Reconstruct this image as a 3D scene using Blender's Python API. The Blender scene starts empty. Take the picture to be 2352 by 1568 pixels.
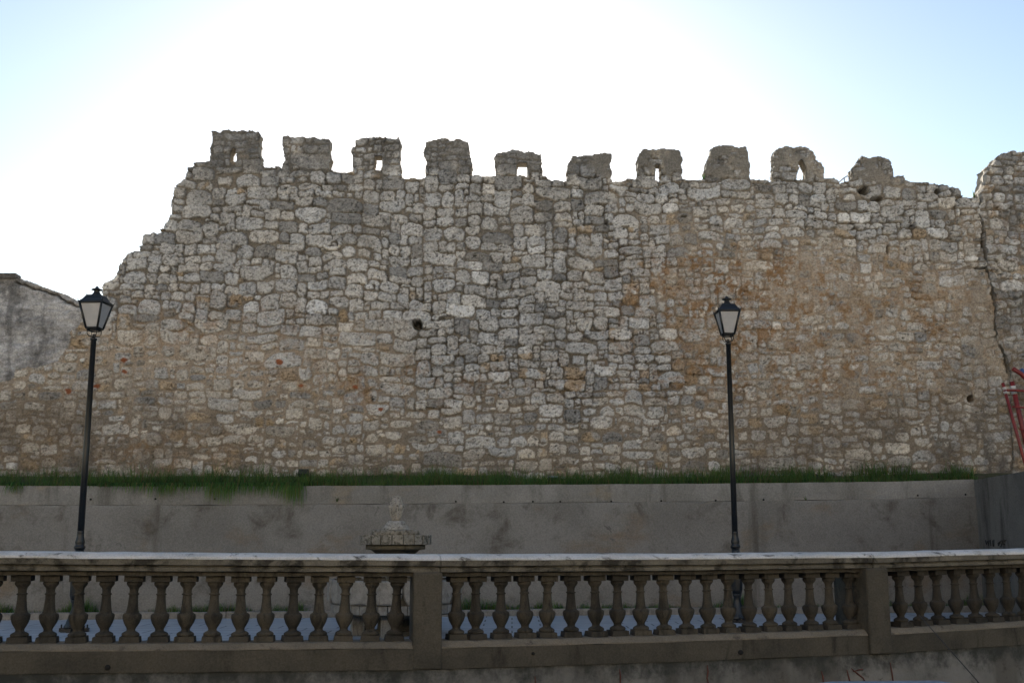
import bpy, math, random
import numpy as np
from mathutils import Vector, Matrix

R = math.radians
random.seed(7)
rng = np.random.default_rng(11)
scene = bpy.context.scene
COL = scene.collection

# ------------------------------------------------------------------ camera model (photo measured at 2352 px width)
EYE = 1.2                      # plaza is z = 0
F = 2543.0
PITCH = R(10.1)
cp, sp = math.cos(PITCH), math.sin(PITCH)


def ray(px, py):
    x = (px - 1176.0) / F
    y = (784.0 - py) / F
    return Vector((x, cp - y * sp, sp + y * cp))


def on_wall(px, py, y0, k):
    """Point where the sight line of a measured photo position meets the upright plane y = y0 + k x."""
    d = ray(px, py)
    t = y0 / (d.y - k * d.x)
    return Vector((d.x * t, d.y * t, EYE + d.z * t))


def on_floor(px, py, z=0.0):
    d = ray(px, py)
    t = (z - EYE) / d.z
    return Vector((d.x * t, d.y * t, z))


def project(X, Y, Z):
    Z = Z - EYE
    dep = Y * cp + Z * sp
    return 1176 + F * X / dep, 784 - F * (-Y * sp + Z * cp) / dep


# ------------------------------------------------------------------ object helpers
def link(o, parent=None):
    COL.objects.link(o)
    if parent is not None:
        o.parent = parent
    return o


def tag(o, label, cat, group=None, kind=None):
    if label:
        o['label'] = label
    if cat:
        o['category'] = cat
    if group:
        o['group'] = group
    if kind:
        o['kind'] = kind
    return o


def empty(name, loc, label, cat, rz=0.0, group=None):
    o = bpy.data.objects.new(name, None)
    o.empty_display_size = 0.2
    link(o)
    o.location = loc
    o.rotation_euler = (0, 0, rz)
    return tag(o, label, cat, group)


class MB:
    """Collects simple solids and links them as one mesh."""

    def __init__(self):
        self.v, self.f, self.s = [], [], []

    def add(self, verts, faces, smooth=False):
        b = len(self.v)
        self.v.extend([tuple(v) for v in verts])
        for f in faces:
            self.f.append(tuple(b + i for i in f))
            self.s.append(smooth)
        return self

    def box(self, c, size, rz=0.0, taper=1.0, tilt=None):
        sx, sy, sz = (s / 2 for s in size)
        pts = []
        for z, k in ((-sz, 1.0), (sz, taper)):
            for x, y in ((-sx, -sy), (sx, -sy), (sx, sy), (-sx, sy)):
                pts.append(Vector((x * k, y * k, z)))
        M = Matrix.Rotation(rz, 3, 'Z')
        if tilt is not None:
            M = M @ tilt
        pts = [M @ p + Vector(c) for p in pts]
        return self.add(pts, [(3, 2, 1, 0), (4, 5, 6, 7), (0, 1, 5, 4), (1, 2, 6, 5), (2, 3, 7, 6), (3, 0, 4, 7)])

    def lathe(self, prof, seg=24, c=(0, 0, 0), smooth=True, flute=0, depth=0.0):
        pts, faces = [], []
        for r, z in prof:
            for k in range(seg):
                a = 2 * math.pi * k / seg
                rr = r * (1 - depth * (0.5 + 0.5 * math.cos(a * flute))) if flute else r
                pts.append((c[0] + rr * math.cos(a), c[1] + rr * math.sin(a), c[2] + z))
        n = len(prof)
        up = prof[-1][1] > prof[0][1]
        for i in range(n - 1):
            for k in range(seg):
                a, b = i * seg + k, i * seg + (k + 1) % seg
                q = (a, b, b + seg, a + seg)
                faces.append(q if up else q[::-1])
        lo, hi = tuple(range(seg)), tuple(range((n - 1) * seg, n * seg))
        faces.append(lo[::-1] if up else lo)
        faces.append(hi if up else hi[::-1])
        return self.add(pts, faces, smooth)

    def tube(self, path, r, seg=8, smooth=True):
        path = [Vector(p) for p in path]
        rs = r if isinstance(r, (list, tuple)) else [r] * len(path)
        pts, faces = [], []
        for i, p in enumerate(path):
            d = (path[min(i + 1, len(path) - 1)] - path[max(i - 1, 0)]).normalized()
            ref = Vector((0, 0, 1)) if abs(d.z) < 0.9 else Vector((0, 1, 0))
            u = d.cross(ref).normalized()
            w = d.cross(u).normalized()
            for k in range(seg):
                a = 2 * math.pi * k / seg
                pts.append(p + (u * math.cos(a) + w * math.sin(a)) * rs[i])
        for i in range(len(path) - 1):
            for k in range(seg):
                a, b = i * seg + k, i * seg + (k + 1) % seg
                faces.append((a, b, b + seg, a + seg))
        faces.append(tuple(range(seg))[::-1])
        faces.append(tuple(range((len(path) - 1) * seg, len(path) * seg)))
        return self.add(pts, faces, smooth)

    def frustum4(self, z0, w0, z1, w1, c=(0, 0, 0), caps=True):
        a, b = w0 / 2, w1 / 2
        pts = [(-a, -a, z0), (a, -a, z0), (a, a, z0), (-a, a, z0), (-b, -b, z1), (b, -b, z1), (b, b, z1), (-b, b, z1)]
        pts = [(p[0] + c[0], p[1] + c[1], p[2] + c[2]) for p in pts]
        f = [(0, 1, 5, 4), (1, 2, 6, 5), (2, 3, 7, 6), (3, 0, 4, 7)]
        if caps:
            f += [(3, 2, 1, 0), (4, 5, 6, 7)]
        return self.add(pts, f)

    def build(self, name, mat, parent=None, bevel=0.0):
        me = bpy.data.meshes.new(name)
        me.from_pydata(self.v, [], self.f)
        me.polygons.foreach_set('use_smooth', self.s)
        me.materials.append(mat)
        me.update()
        o = link(bpy.data.objects.new(name, me), parent)
        if bevel:
            m = o.modifiers.new('bevel', 'BEVEL')
            m.width = bevel
            m.segments = 2
            m.limit_method = 'ANGLE'
        return o


# ------------------------------------------------------------------ materials
def srgb(r, g, b):
    return tuple((c / 12.92 if c <= 0.04045 else ((c + 0.055) / 1.055) ** 2.4) for c in (r / 255, g / 255, b / 255))


class NT:
    def __init__(self, name):
        self.m = bpy.data.materials.new(name)
        self.m.use_nodes = True
        self.t = self.m.node_tree
        self.b = self.t.nodes['Principled BSDF']
        self.pos = self.t.nodes.new('ShaderNodeNewGeometry').outputs['Position']

    def n(self, kind, **kw):
        x = self.t.nodes.new(kind)
        for k, v in kw.items():
            setattr(x, k, v)
        return x

    def l(self, a, b):
        self.t.links.new(a, b)

    def noise(self, scale, detail=6, rough=0.6, stretch=None, dist=0.0):
        x = self.n('ShaderNodeTexNoise')
        x.inputs['Scale'].default_value = scale
        x.inputs['Detail'].default_value = detail
        x.inputs['Roughness'].default_value = rough
        x.inputs['Distortion'].default_value = dist
        if stretch:
            mp = self.n('ShaderNodeMapping')
            mp.inputs['Scale'].default_value = stretch
            self.l(self.pos, mp.inputs['Vector'])
            self.l(mp.outputs[0], x.inputs['Vector'])
        else:
            self.l(self.pos, x.inputs['Vector'])
        return x.outputs['Fac']

    def ramp(self, fac, lo, hi):
        x = self.n('ShaderNodeMapRange')
        x.inputs['From Min'].default_value = lo
        x.inputs['From Max'].default_value = hi
        x.interpolation_type = 'SMOOTHSTEP'
        self.l(fac, x.inputs['Value'])
        return x.outputs['Result']

    def mix(self, fac, a, b, mode='MIX'):
        x = self.n('ShaderNodeMix', data_type='RGBA', blend_type=mode)
        for s, v in ((x.inputs[0], fac), (x.inputs[6], a), (x.inputs[7], b)):
            if hasattr(v, 'links'):
                self.l(v, s)
            elif isinstance(v, (int, float)):
                s.default_value = v
            else:
                s.default_value = (*v, 1)
        return x.outputs[2]

    def bump(self, fac, dist, strength=1.0, prev=None):
        x = self.n('ShaderNodeBump')
        x.inputs['Distance'].default_value = dist
        x.inputs['Strength'].default_value = strength
        self.l(fac, x.inputs['Height'])
        if prev is not None:
            self.l(prev, x.inputs['Normal'])
        return x.outputs['Normal']

    def done(self, col, rough=0.9, normal=None, spec=0.3, metal=0.0):
        if hasattr(col, 'links'):
            self.l(col, self.b.inputs['Base Color'])
        else:
            self.b.inputs['Base Color'].default_value = (*col, 1)
        if hasattr(rough, 'links'):
            self.l(rough, self.b.inputs['Roughness'])
        else:
            self.b.inputs['Roughness'].default_value = rough
        self.b.inputs['Specular IOR Level'].default_value = spec
        self.b.inputs['Metallic'].default_value = metal
        if normal is not None:
            self.l(normal, self.b.inputs['Normal'])
        return self.m


def cement(name, a, b, stain, s_big=0.9, s_fine=14, streak=True, amt=(0.5, 0.75), bump=0.004, warm=None, drips=False, vary=0.0):
    t = NT(name)
    c = t.mix(t.ramp(t.noise(s_big, 7, 0.62), 0.35, 0.68), a, b)
    if vary:
        oi = t.n('ShaderNodeObjectInfo')
        c = t.mix(t.ramp(oi.outputs['Random'], 0.0, 1.0), c, t.mix(1.0, c, (1 - vary, 1 - vary * 0.95, 1 - vary * 0.8), 'MULTIPLY'))
    c = t.mix(t.ramp(t.noise(s_big * 2.2, 8, 0.65, (1, 1, 0.25) if streak else None, 0.4), *amt), c, stain)
    if warm:
        c = t.mix(t.ramp(t.noise(0.8, 5, 0.6, (1.0, 1.0, 1.7)), 0.56, 0.72), c, warm)
    if drips:
        c = t.mix(t.ramp(t.noise(2.6, 6, 0.6, (1.0, 1.0, 0.07)), 0.60, 0.80), c, stain)
        c = t.mix(t.ramp(t.noise(1.3, 9, 0.7, (1.0, 1.0, 0.8), 1.5), 0.66, 0.67), c, tuple(x * 0.75 for x in b))
    c = t.mix(0.35, c, t.mix(t.ramp(t.noise(s_fine * 3, 4, 0.7), 0.3, 0.7), (0.25, 0.25, 0.25), (0.75, 0.75, 0.75)), 'OVERLAY')
    nrm = t.bump(t.noise(s_fine, 8, 0.7), bump * 2)
    return t.done(c, 0.92, nrm, 0.2)


M = {}


def masonry_mat(name):
    t = NT(name)
    at = t.n('ShaderNodeAttribute', attribute_name='tone')
    fine = t.noise(34, 6, 0.75)
    c = t.mix(0.62, at.outputs['Color'], t.mix(t.ramp(fine, 0.28, 0.72), (0.2, 0.2, 0.2), (0.8, 0.8, 0.8)), 'OVERLAY')
    nrm = t.bump(t.noise(32, 6, 0.72), 0.022, 1.0)
    return t.done(c, 0.95, nrm, 0.15)


M['masonry'] = masonry_mat('rubble_stone')
M['parapet'] = cement('parapet_concrete', (0.225, 0.222, 0.212), (0.165, 0.162, 0.152), (0.095, 0.092, 0.08), amt=(0.5, 0.72), warm=(0.22, 0.19, 0.145), drips=True)
M['render'] = cement('cement_render', (0.192, 0.188, 0.180), (0.150, 0.146, 0.138), (0.084, 0.078, 0.067), s_big=1.0, streak=False, amt=(0.50, 0.74), warm=(0.162, 0.135, 0.105), drips=True)
M['wing'] = cement('streaked_concrete', (0.165, 0.162, 0.155), (0.125, 0.122, 0.115), (0.062, 0.06, 0.056), s_big=0.9, amt=(0.46, 0.70))
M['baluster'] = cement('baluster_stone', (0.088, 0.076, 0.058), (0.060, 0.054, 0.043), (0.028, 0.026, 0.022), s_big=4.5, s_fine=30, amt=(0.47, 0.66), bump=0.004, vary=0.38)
M['coping'] = cement('skylit_coping_stone', (0.60, 0.585, 0.57), (0.46, 0.45, 0.43), (0.11, 0.105, 0.095), s_big=2.2, s_fine=22, streak=False, amt=(0.56, 0.68), bump=0.006)  # top skin coloured pale to stand in for skylight
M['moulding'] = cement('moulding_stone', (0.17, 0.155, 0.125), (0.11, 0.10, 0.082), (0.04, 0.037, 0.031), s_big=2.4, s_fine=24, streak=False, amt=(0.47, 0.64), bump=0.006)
M['ledge'] = cement('skylit_ledge_stone', (0.21, 0.18, 0.14), (0.16, 0.14, 0.11), (0.07, 0.06, 0.05), s_big=2.4, s_fine=24, streak=False, amt=(0.55, 0.7), bump=0.006)  # paler than the plinth: light on the upward slope put into colour
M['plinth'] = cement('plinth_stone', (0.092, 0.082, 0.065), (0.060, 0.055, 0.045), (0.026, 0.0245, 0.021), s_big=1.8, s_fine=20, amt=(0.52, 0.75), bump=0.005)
M['fountain'] = cement('fountain_granite', (0.25, 0.24, 0.22), (0.16, 0.152, 0.135), (0.065, 0.06, 0.047), s_big=9, s_fine=40, amt=(0.55, 0.75), bump=0.004)
M['fountain_dark'] = cement('mossy_granite', (0.13, 0.115, 0.085), (0.09, 0.08, 0.06), (0.045, 0.04, 0.03), s_big=6, s_fine=40, amt=(0.5, 0.7), bump=0.004)
M['fountain_pale'] = cement('pale_granite', (0.33, 0.315, 0.29), (0.22, 0.21, 0.185), (0.09, 0.083, 0.068), s_big=14, s_fine=40, streak=False, amt=(0.5, 0.66), bump=0.003)
M['fountain_mid'] = cement('lichened_granite', (0.255, 0.24, 0.21), (0.18, 0.17, 0.145), (0.09, 0.083, 0.066), s_big=9, s_fine=40, streak=False, amt=(0.46, 0.6), bump=0.004)
M['kerb'] = cement('kerb_stone', (0.22, 0.205, 0.185), (0.16, 0.15, 0.13), (0.09, 0.085, 0.07), s_big=3)
M['tile'] = cement('weathered_clay', (0.19, 0.178, 0.162), (0.13, 0.123, 0.113), (0.06, 0.058, 0.054), s_big=5)


def plaza_mat():
    t = NT('plaza_paving')
    br = t.n('ShaderNodeTexBrick')
    br.inputs['Scale'].default_value = 1.0
    br.inputs['Brick Width'].default_value = 0.8
    br.inputs['Row Height'].default_value = 0.4
    br.inputs['Mortar Size'].default_value = 0.012
    br.inputs['Color1'].default_value = (0.37, 0.395, 0.43, 1)
    br.inputs['Color2'].default_value = (0.33, 0.355, 0.385, 1)
    br.inputs['Mortar'].default_value = (0.11, 0.115, 0.12, 1)
    t.l(t.pos, br.inputs['Vector'])
    c = t.mix(t.ramp(t.noise(1.6, 6, 0.6), 0.45, 0.75), br.outputs['Color'], (0.28, 0.295, 0.32))
    return t.done(c, 0.75, t.bump(t.noise(40, 5), 0.003), 0.3)


M['plaza'] = plaza_mat()
M['asphalt'] = cement('asphalt', (0.055, 0.055, 0.055), (0.045, 0.045, 0.046), (0.035, 0.035, 0.035), streak=False)
M['earth'] = cement('bank_earth', (0.06, 0.065, 0.03), (0.045, 0.05, 0.025), (0.09, 0.075, 0.05), s_big=2, streak=False)


def street_wall_mat():
    t = NT('stained_limewash')
    c = t.mix(t.ramp(t.noise(1.4, 7), 0.35, 0.7), (0.215, 0.208, 0.196), (0.14, 0.135, 0.126))
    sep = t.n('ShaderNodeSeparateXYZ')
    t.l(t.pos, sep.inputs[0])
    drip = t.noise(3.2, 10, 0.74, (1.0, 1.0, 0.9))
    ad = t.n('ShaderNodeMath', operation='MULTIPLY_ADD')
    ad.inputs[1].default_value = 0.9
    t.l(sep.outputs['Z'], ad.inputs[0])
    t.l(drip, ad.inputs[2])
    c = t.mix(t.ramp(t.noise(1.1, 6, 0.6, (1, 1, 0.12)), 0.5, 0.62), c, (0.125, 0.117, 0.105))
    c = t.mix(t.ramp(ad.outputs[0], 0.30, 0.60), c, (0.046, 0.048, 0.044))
    c = t.mix(t.ramp(t.noise(9, 6, 0.7), 0.55, 0.75), c, (0.07, 0.065, 0.055))
    return t.done(c, 0.92, t.bump(t.noise(20, 8, 0.7), 0.012), 0.2)


M['street_wall'] = street_wall_mat()


def iron(name, col, rough):
    t = NT(name)
    c = t.mix(t.ramp(t.noise(18, 5), 0.4, 0.7), col, tuple(x * 1.6 for x in col))
    return t.done(c, rough, t.bump(t.noise(60, 4), 0.001), 0.5)


M['iron'] = iron('black_lamp_paint', (0.0055, 0.0068, 0.008), 0.42)
M['dark_metal'] = iron('dark_metal', (0.012, 0.012, 0.013), 0.5)
M['steel'] = iron('galvanised_steel', (0.2, 0.2, 0.21), 0.45)
M['red'] = iron('red_gloss_paint', (0.13, 0.012, 0.010), 0.5)
M['white_paint'] = iron('white_paint', (0.36, 0.36, 0.36), 0.5)
M['blue_paint'] = iron('blue_paint', (0.03, 0.06, 0.16), 0.5)
M['black_paint'] = iron('black_spray_paint', (0.012, 0.012, 0.012), 0.7)
M['red_paint'] = iron('faded_red_paint', (0.085, 0.028, 0.022), 0.8)
M['hole'] = iron('hole_shade', (0.006, 0.006, 0.006), 0.9)  # stands in for the shade inside small holes


def frosted():
    t = NT('frosted_pane')
    c = t.mix(t.ramp(t.noise(6, 4), 0.3, 0.7), (0.42, 0.43, 0.45), (0.5, 0.5, 0.51))
    tr = t.n('ShaderNodeBsdfTranslucent')
    t.l(c, tr.inputs['Color'])
    m = t.done(c, 0.35, None, 0.4)
    ms = t.n('ShaderNodeMixShader')
    ms.inputs[0].default_value = 0.25
    out = t.t.nodes['Material Output']
    t.l(t.b.outputs[0], ms.inputs[1])
    t.l(tr.outputs[0], ms.inputs[2])
    t.l(ms.outputs[0], out.inputs['Surface'])
    return m


M['pane'] = frosted()


def grass_mat():
    t = NT('grass_blade')
    at = t.n('ShaderNodeAttribute', attribute_name='tone')
    tr = t.n('ShaderNodeBsdfTranslucent')
    t.l(at.outputs['Color'], tr.inputs['Color'])
    m = t.done(at.outputs['Color'], 0.55, None, 0.3)
    ms = t.n('ShaderNodeMixShader')
    ms.inputs[0].default_value = 0.35
    t.l(t.b.outputs[0], ms.inputs[1])
    t.l(tr.outputs[0], ms.inputs[2])
    t.l(ms.outputs[0], t.t.nodes['Material Output'].inputs['Surface'])
    return m


M['grass'] = grass_mat()

# ------------------------------------------------------------------ numpy noise
TAB = rng.random((256, 256)).astype(np.float32)


def vnoise(x, y, s, seed=0):
    x = x / s + seed * 17.37
    y = y / s + seed * 9.71
    xi, yi = np.floor(x).astype(np.int64), np.floor(y).astype(np.int64)
    fx, fy = x - xi, y - yi
    fx, fy = fx * fx * (3 - 2 * fx), fy * fy * (3 - 2 * fy)
    a, b = TAB[xi & 255, yi & 255], TAB[(xi + 1) & 255, yi & 255]
    c, d = TAB[xi & 255, (yi + 1) & 255], TAB[(xi + 1) & 255, (yi + 1) & 255]
    return (a * (1 - fx) + b * fx) * (1 - fy) + (c * (1 - fx) + d * fx) * fy


def fbm(x, y, s, seed=0, oct=4, g=0.55):
    tot, amp, nrm = 0.0, 1.0, 0.0
    for o in range(oct):
        tot = tot + amp * vnoise(x, y, s / 2 ** o, seed + o * 3)
        nrm += amp
        amp *= g
    return tot / nrm


def sstep(x, a, b):
    t = np.clip((x - a) / (b - a), 0, 1)
    return t * t * (3 - 2 * t)


def inside(px, py, poly):
    r = np.zeros(px.shape, bool)
    n = len(poly)
    ymin, ymax = min(p[1] for p in poly), max(p[1] for p in poly)
    for i in range(n):
        x0, y0 = poly[i]
        x1, y1 = poly[(i + 1) % n]
        if y0 == y1:
            continue
        hit = ((y0 > py) != (y1 > py)) & (px < (x1 - x0) * (py - y0) / (y1 - y0) + x0)
        r ^= hit
    return r


def blob(px, py, cx, cy, rx, ry):
    return np.exp(-(((px - cx) / rx) ** 2 + ((py - cy) / ry) ** 2))


# ------------------------------------------------------------------ relief mesh from a height grid
def relief(name, X, Z, H, TONE, mask, y0, k, thick, mat, parent, hback=None):
    """Front relief (displaced towards the viewer by H), rough side strips and a flat back, as one closed mesh.
    X (nx), Z (nz) 1D; H, mask-of-cells (nz-1, nx-1); TONE (nz, nx, 3)."""
    nz, nx = H.shape
    cells = mask
    vuse = np.zeros((nz, nx), bool)
    vuse[:-1, :-1] |= cells
    vuse[1:, :-1] |= cells
    vuse[:-1, 1:] |= cells
    vuse[1:, 1:] |= cells
    idx = -np.ones((nz, nx), np.int64)
    n = int(vuse.sum())
    idx[vuse] = np.arange(n)
    XX, ZZ = np.meshgrid(X, Z)
    base = y0 + k * XX
    front = np.stack([XX[vuse], (base - H)[vuse], ZZ[vuse]], 1)
    c = np.argwhere(cells)
    r_, q_ = c[:, 0], c[:, 1]
    quads = np.stack([idx[r_, q_], idx[r_, q_ + 1], idx[r_ + 1, q_ + 1], idx[r_ + 1, q_]], 1)
    pad = np.zeros((nz + 1, nx + 1), bool)
    pad[1:-1, 1:-1] = cells
    strips = []

    def edges(sel, a, b):
        e = np.argwhere(sel)
        if len(e):
            strips.append(np.stack([idx[e[:, 0] + a[0], e[:, 1] + a[1]], idx[e[:, 0] + b[0], e[:, 1] + b[1]]], 1))
    edges(cells & ~pad[2:, 1:-1], (1, 1), (1, 0))      # top edges
    edges(cells & ~pad[:-2, 1:-1], (0, 0), (0, 1))     # bottom
    edges(cells & ~pad[1:-1, :-2], (1, 0), (0, 0))     # left
    edges(cells & ~pad[1:-1, 2:], (0, 1), (1, 1))      # right
    E = np.concatenate(strips)
    bv = np.unique(E)
    m1 = -np.ones(n, np.int64)
    m1[bv] = n + np.arange(len(bv))
    fb = front[bv]
    layers = []
    L = 5
    for q in range(1, L):
        f = q / (L - 1)
        lay = fb.copy()
        yb = (y0 + k * lay[:, 0]) + thick * f
        lay[:, 1] = fb[:, 1] * 0 + yb
        if q < L - 1:
            lay[:, 2] += (vnoise(lay[:, 0], lay[:, 1] + lay[:, 2] * 3, 0.16, 5 + q) - 0.6) * 0.07
            lay[:, 0] += (vnoise(lay[:, 2], lay[:, 1], 0.16, 15 + q) - 0.5) * 0.05
        layers.append(lay)
    allv = np.concatenate([front] + layers)
    nb = len(bv)
    sq = []
    prev = E
    for q in range(1, L):
        off = n + (q - 1) * nb
        cur = np.stack([m1[E[:, 0]] - n + off, m1[E[:, 1]] - n + off], 1)
        sq.append(np.stack([prev[:, 0], cur[:, 0], cur[:, 1], prev[:, 1]], 1)[:, ::-1])
        prev = cur
    # back: one long quad per run of cells in a row
    bverts, bquads = [], []
    b0 = len(allv)
    for r in range(nz - 1):
        row = np.concatenate([[0], cells[r].astype(np.int8), [0]])
        d = np.diff(row)
        for s, e in zip(np.where(d == 1)[0], np.where(d == -1)[0]):
            xs, xe = X[s], X[e]
            i = b0 + len(bverts)
            bverts += [(xs, y0 + k * xs + thick, Z[r]), (xe, y0 + k * xe + thick, Z[r]),
                       (xe, y0 + k * xe + thick, Z[r + 1]), (xs, y0 + k * xs + thick, Z[r + 1])]
            bquads.append((i + 3, i + 2, i + 1, i))
    allv = np.concatenate([allv, np.array(bverts)])
    faces = np.concatenate([quads] + sq + [np.array(bquads)])
    tone = np.ones((len(allv), 4), np.float32)
    tone[:n, :3] = TONE[vuse]
    for q in range(L - 1):
        lay = layers[q]
        tone[n + q * nb:n + (q + 1) * nb, :3] = np.array([0.33, 0.30, 0.255]) * (0.55 + 0.8 * fbm(lay[:, 1] + lay[:, 0], lay[:, 2], 0.16, 41, 4))[:, None]
    tone[b0:, :3] = (0.33, 0.29, 0.23)
    me = bpy.data.meshes.new(name)
    nf = len(faces)
    me.vertices.add(len(allv))
    me.vertices.foreach_set('co', allv.astype(np.float32).ravel())
    me.loops.add(nf * 4)
    me.loops.foreach_set('vertex_index', faces.astype(np.int32).ravel())
    me.polygons.add(nf)
    me.polygons.foreach_set('loop_start', (np.arange(nf) * 4).astype(np.int32))
    sm = np.zeros(nf, bool)
    sm[:len(quads)] = True
    me.polygons.foreach_set('use_smooth', sm)
    at = me.attributes.new('tone', 'FLOAT_COLOR', 'POINT')
    at.data.foreach_set('color', tone.ravel())
    me.materials.append(mat)
    me.update(calc_edges=True)
    me.validate()
    return link(bpy.data.objects.new(name, me), parent)


# ------------------------------------------------------------------ rubble masonry
def pack_stones(x0, x1, z0, z1, sizef, seed):
    """Skyline packing: always fill the lowest place, so the stones interlock the way rubble does."""
    r = random.Random(seed)
    res = 0.02
    n = int((x1 - x0) / res)
    sky = np.full(n, z0) - np.array([r.random() * 0.1 for _ in range(n)]) * 0
    sky += 0.12 * vnoise(np.arange(n) * res, np.zeros(n), 0.35, seed)
    out = []
    for _ in range(40000):
        i = int(np.argmin(sky))
        z = sky[i]
        if z > z1:
            break
        tol = 0.035
        a = i
        while a > 0 and sky[a - 1] < z + tol:
            a -= 1
        b = i
        while b < n - 1 and sky[b + 1] < z + tol:
            b += 1
        span = (b - a + 1) * res
        f = sizef(x0 + i * res, z)
        if span < 0.045:
            lo = min(sky[a - 1] if a > 0 else 9e9, sky[b + 1] if b < n - 1 else 9e9)
            sky[a:b + 1] = min(lo, z + 0.09)
            continue
        u = r.random()
        h = (0.12 + 0.15 * u ** 1.3) * f
        if r.random() < 0.16:
            h *= 0.5
        w = h * r.uniform(1.0, 2.3)
        if r.random() < 0.025:
            h *= 1.25
            w *= 1.3
        if span < w * 1.45:
            w = span
            h = min(h, w * 1.5)
            h = max(h, w * 0.38)
            s = a
        else:
            s = a if r.random() < 0.5 else b + 1 - int(w / res)
        e = min(n, s + max(2, int(round(w / res))))
        s = max(0, s)
        zb = float(np.mean(sky[s:e]))
        h = max(0.05, h)
        side = sky[s - 1] if (r.random() < 0.5 and s > 0) or e >= n else sky[min(e, n - 1)]
        if abs(zb + h - side) < 0.09 and side - zb > 0.06:
            h = side - zb
        out.append((x0 + (s + e) / 2 * res, zb + h / 2, (e - s) * res / 2, h / 2))
        sky[s:e] = zb + h + r.uniform(-0.012, 0.012)
    return out


def masonry(x0, x1, z0, z1, step, y0, k, sizef, seed, region, darts=2600):
    X = np.arange(x0, x1, step)
    Z = np.arange(z0, z1, step)
    XX, ZZ = np.meshgrid(X, Z)
    PX, PY = project(XX, y0 + k * XX, ZZ)
    reg = region(PX, PY, XX, ZZ)
    wx = XX + (fbm(XX, ZZ, 0.10, 1, 4) - 0.5) * 0.062
    wz = ZZ + (fbm(XX, ZZ, 0.10, 2, 4) - 0.5) * 0.056 + (fbm(XX, ZZ, 0.9, 6, 2) - 0.5) * 0.16
    nz, nx = XX.shape
    sd = np.full((nz, nx), 0.05, np.float32)
    sid = np.full((nz, nx), -1, np.int32)
    stones = pack_stones(x0, x1, z0, z1, sizef, seed)
    r = random.Random(seed + 1)
    info = []

    def put(cx, cz, a, b, p, th, q):
        m = max(a, b) * 1.25 + 0.05
        i0, i1 = max(0, int((cx - m - x0) / step)), min(nx, int((cx + m - x0) / step) + 1)
        j0, j1 = max(0, int((cz - m - z0) / step)), min(nz, int((cz + m - z0) / step) + 1)
        if i1 <= i0 or j1 <= j0:
            return
        dx, dz = wx[j0:j1, i0:i1] - cx, wz[j0:j1, i0:i1] - cz
        c, s = math.cos(th), math.sin(th)
        du, dv = np.abs((dx * c + dz * s) / a), np.abs((-dx * s + dz * c + q * dx * dx / a) / b)
        rr = (du ** p + dv ** p) ** (1 / p)
        d = (rr - 1) * min(a, b)
        w = sd[j0:j1, i0:i1]
        better = d < w
        w[better] = d[better]
        sid[j0:j1, i0:i1][better] = len(info)
        info.append((cx, cz, a, b))

    mort = reg['mortar']
    for cx, cz, a, b in stones:
        jj = min(nz - 1, max(0, int((cz - z0) / step)))
        ii = min(nx - 1, max(0, int((cx - x0) / step)))
        mm = float(mort[jj, ii])
        gap = 0.0022 + 0.010 * mm + r.random() * 0.006 * (1 + mm)
        aa, bb = max(0.018, a - gap), max(0.016, b - gap)
        if r.random() < 0.14 * mm:
            aa *= 0.7
            bb *= 0.7
        put(cx + r.uniform(-1, 1) * 0.006, cz + r.uniform(-1, 1) * 0.006, aa, bb, r.choice((2.8, 3.2, 3.8, 4.6, 6, 9)) - 0.5 * mm, r.gauss(0, 0.055), r.uniform(-0.3, 0.3))
    nbig = len(info)
    for _ in range(darts):                                   # chinking stones pressed into the joints
        cx, cz = r.uniform(x0, x1), r.uniform(z0, z1)
        jj, ii = min(nz - 1, int((cz - z0) / step)), min(nx - 1, int((cx - x0) / step))
        d = sd[jj, ii]
        if d > 0.011:
            s = min(0.035, d * 1.15)
            put(cx, cz, s * r.uniform(1.0, 2.2), s * r.uniform(0.7, 1.0), 2.6, r.gauss(0, 0.35), 0)
    n = len(info)
    rs = np.random.default_rng(seed + 5)
    info = np.array(info)
    sidc = np.where(sid < 0, n, sid)
    # ---- height
    bulge = np.append(rs.uniform(0.008, 0.024, n), 0)
    offs = np.append(rs.normal(0.0, 0.009, n), 0)
    tx, tz = np.append(rs.normal(0, 0.05, n), 0), np.append(rs.normal(0, 0.06, n), 0)
    cxa, cza = np.append(info[:, 0], 0), np.append(info[:, 1], 0)
    sz = np.append(np.minimum(info[:, 2], info[:, 3]), 0.05)
    ins = np.clip(-sd, 0, None)
    dome = np.sqrt(np.clip(1 - (1 - np.clip(ins / np.minimum(0.030, sz[sidc] * 0.7), 0, 1)) ** 2, 0, 1))
    rough = fbm(XX, ZZ, 0.09, 8, 4) - 0.5
    grit = fbm(XX, ZZ, 0.035, 31, 3) - 0.5
    porous = np.append(rs.random(n), 0)[sidc]
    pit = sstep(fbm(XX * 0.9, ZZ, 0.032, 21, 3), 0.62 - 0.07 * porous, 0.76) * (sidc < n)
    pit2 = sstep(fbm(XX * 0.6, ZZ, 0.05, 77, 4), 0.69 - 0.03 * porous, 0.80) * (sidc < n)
    sh = dome * bulge[sidc] + offs[sidc] + tx[sidc] * (XX - cxa[sidc]) + tz[sidc] * (ZZ - cza[sidc]) + rough * 0.03 - pit * 0.016 - pit2 * 0.022
    deep = sstep(fbm(XX, ZZ, 0.3, 61, 3), 0.52, 0.72) * (1 - mort) * 0.045
    mh = -0.045 + 0.052 * mort + (fbm(XX, ZZ, 0.07, 40, 3) - 0.5) * 0.022 - deep
    stone_w = sstep(-sd, -0.003, 0.005)
    H = mh * (1 - stone_w) + sh * stone_w
    cover = reg['cover'] * sstep(fbm(XX, ZZ, 0.22, 51, 4) + 0.28 * (reg['cover'] - 0.5) - (porous - 0.5) * 0.12, 0.50, 0.60)
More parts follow.
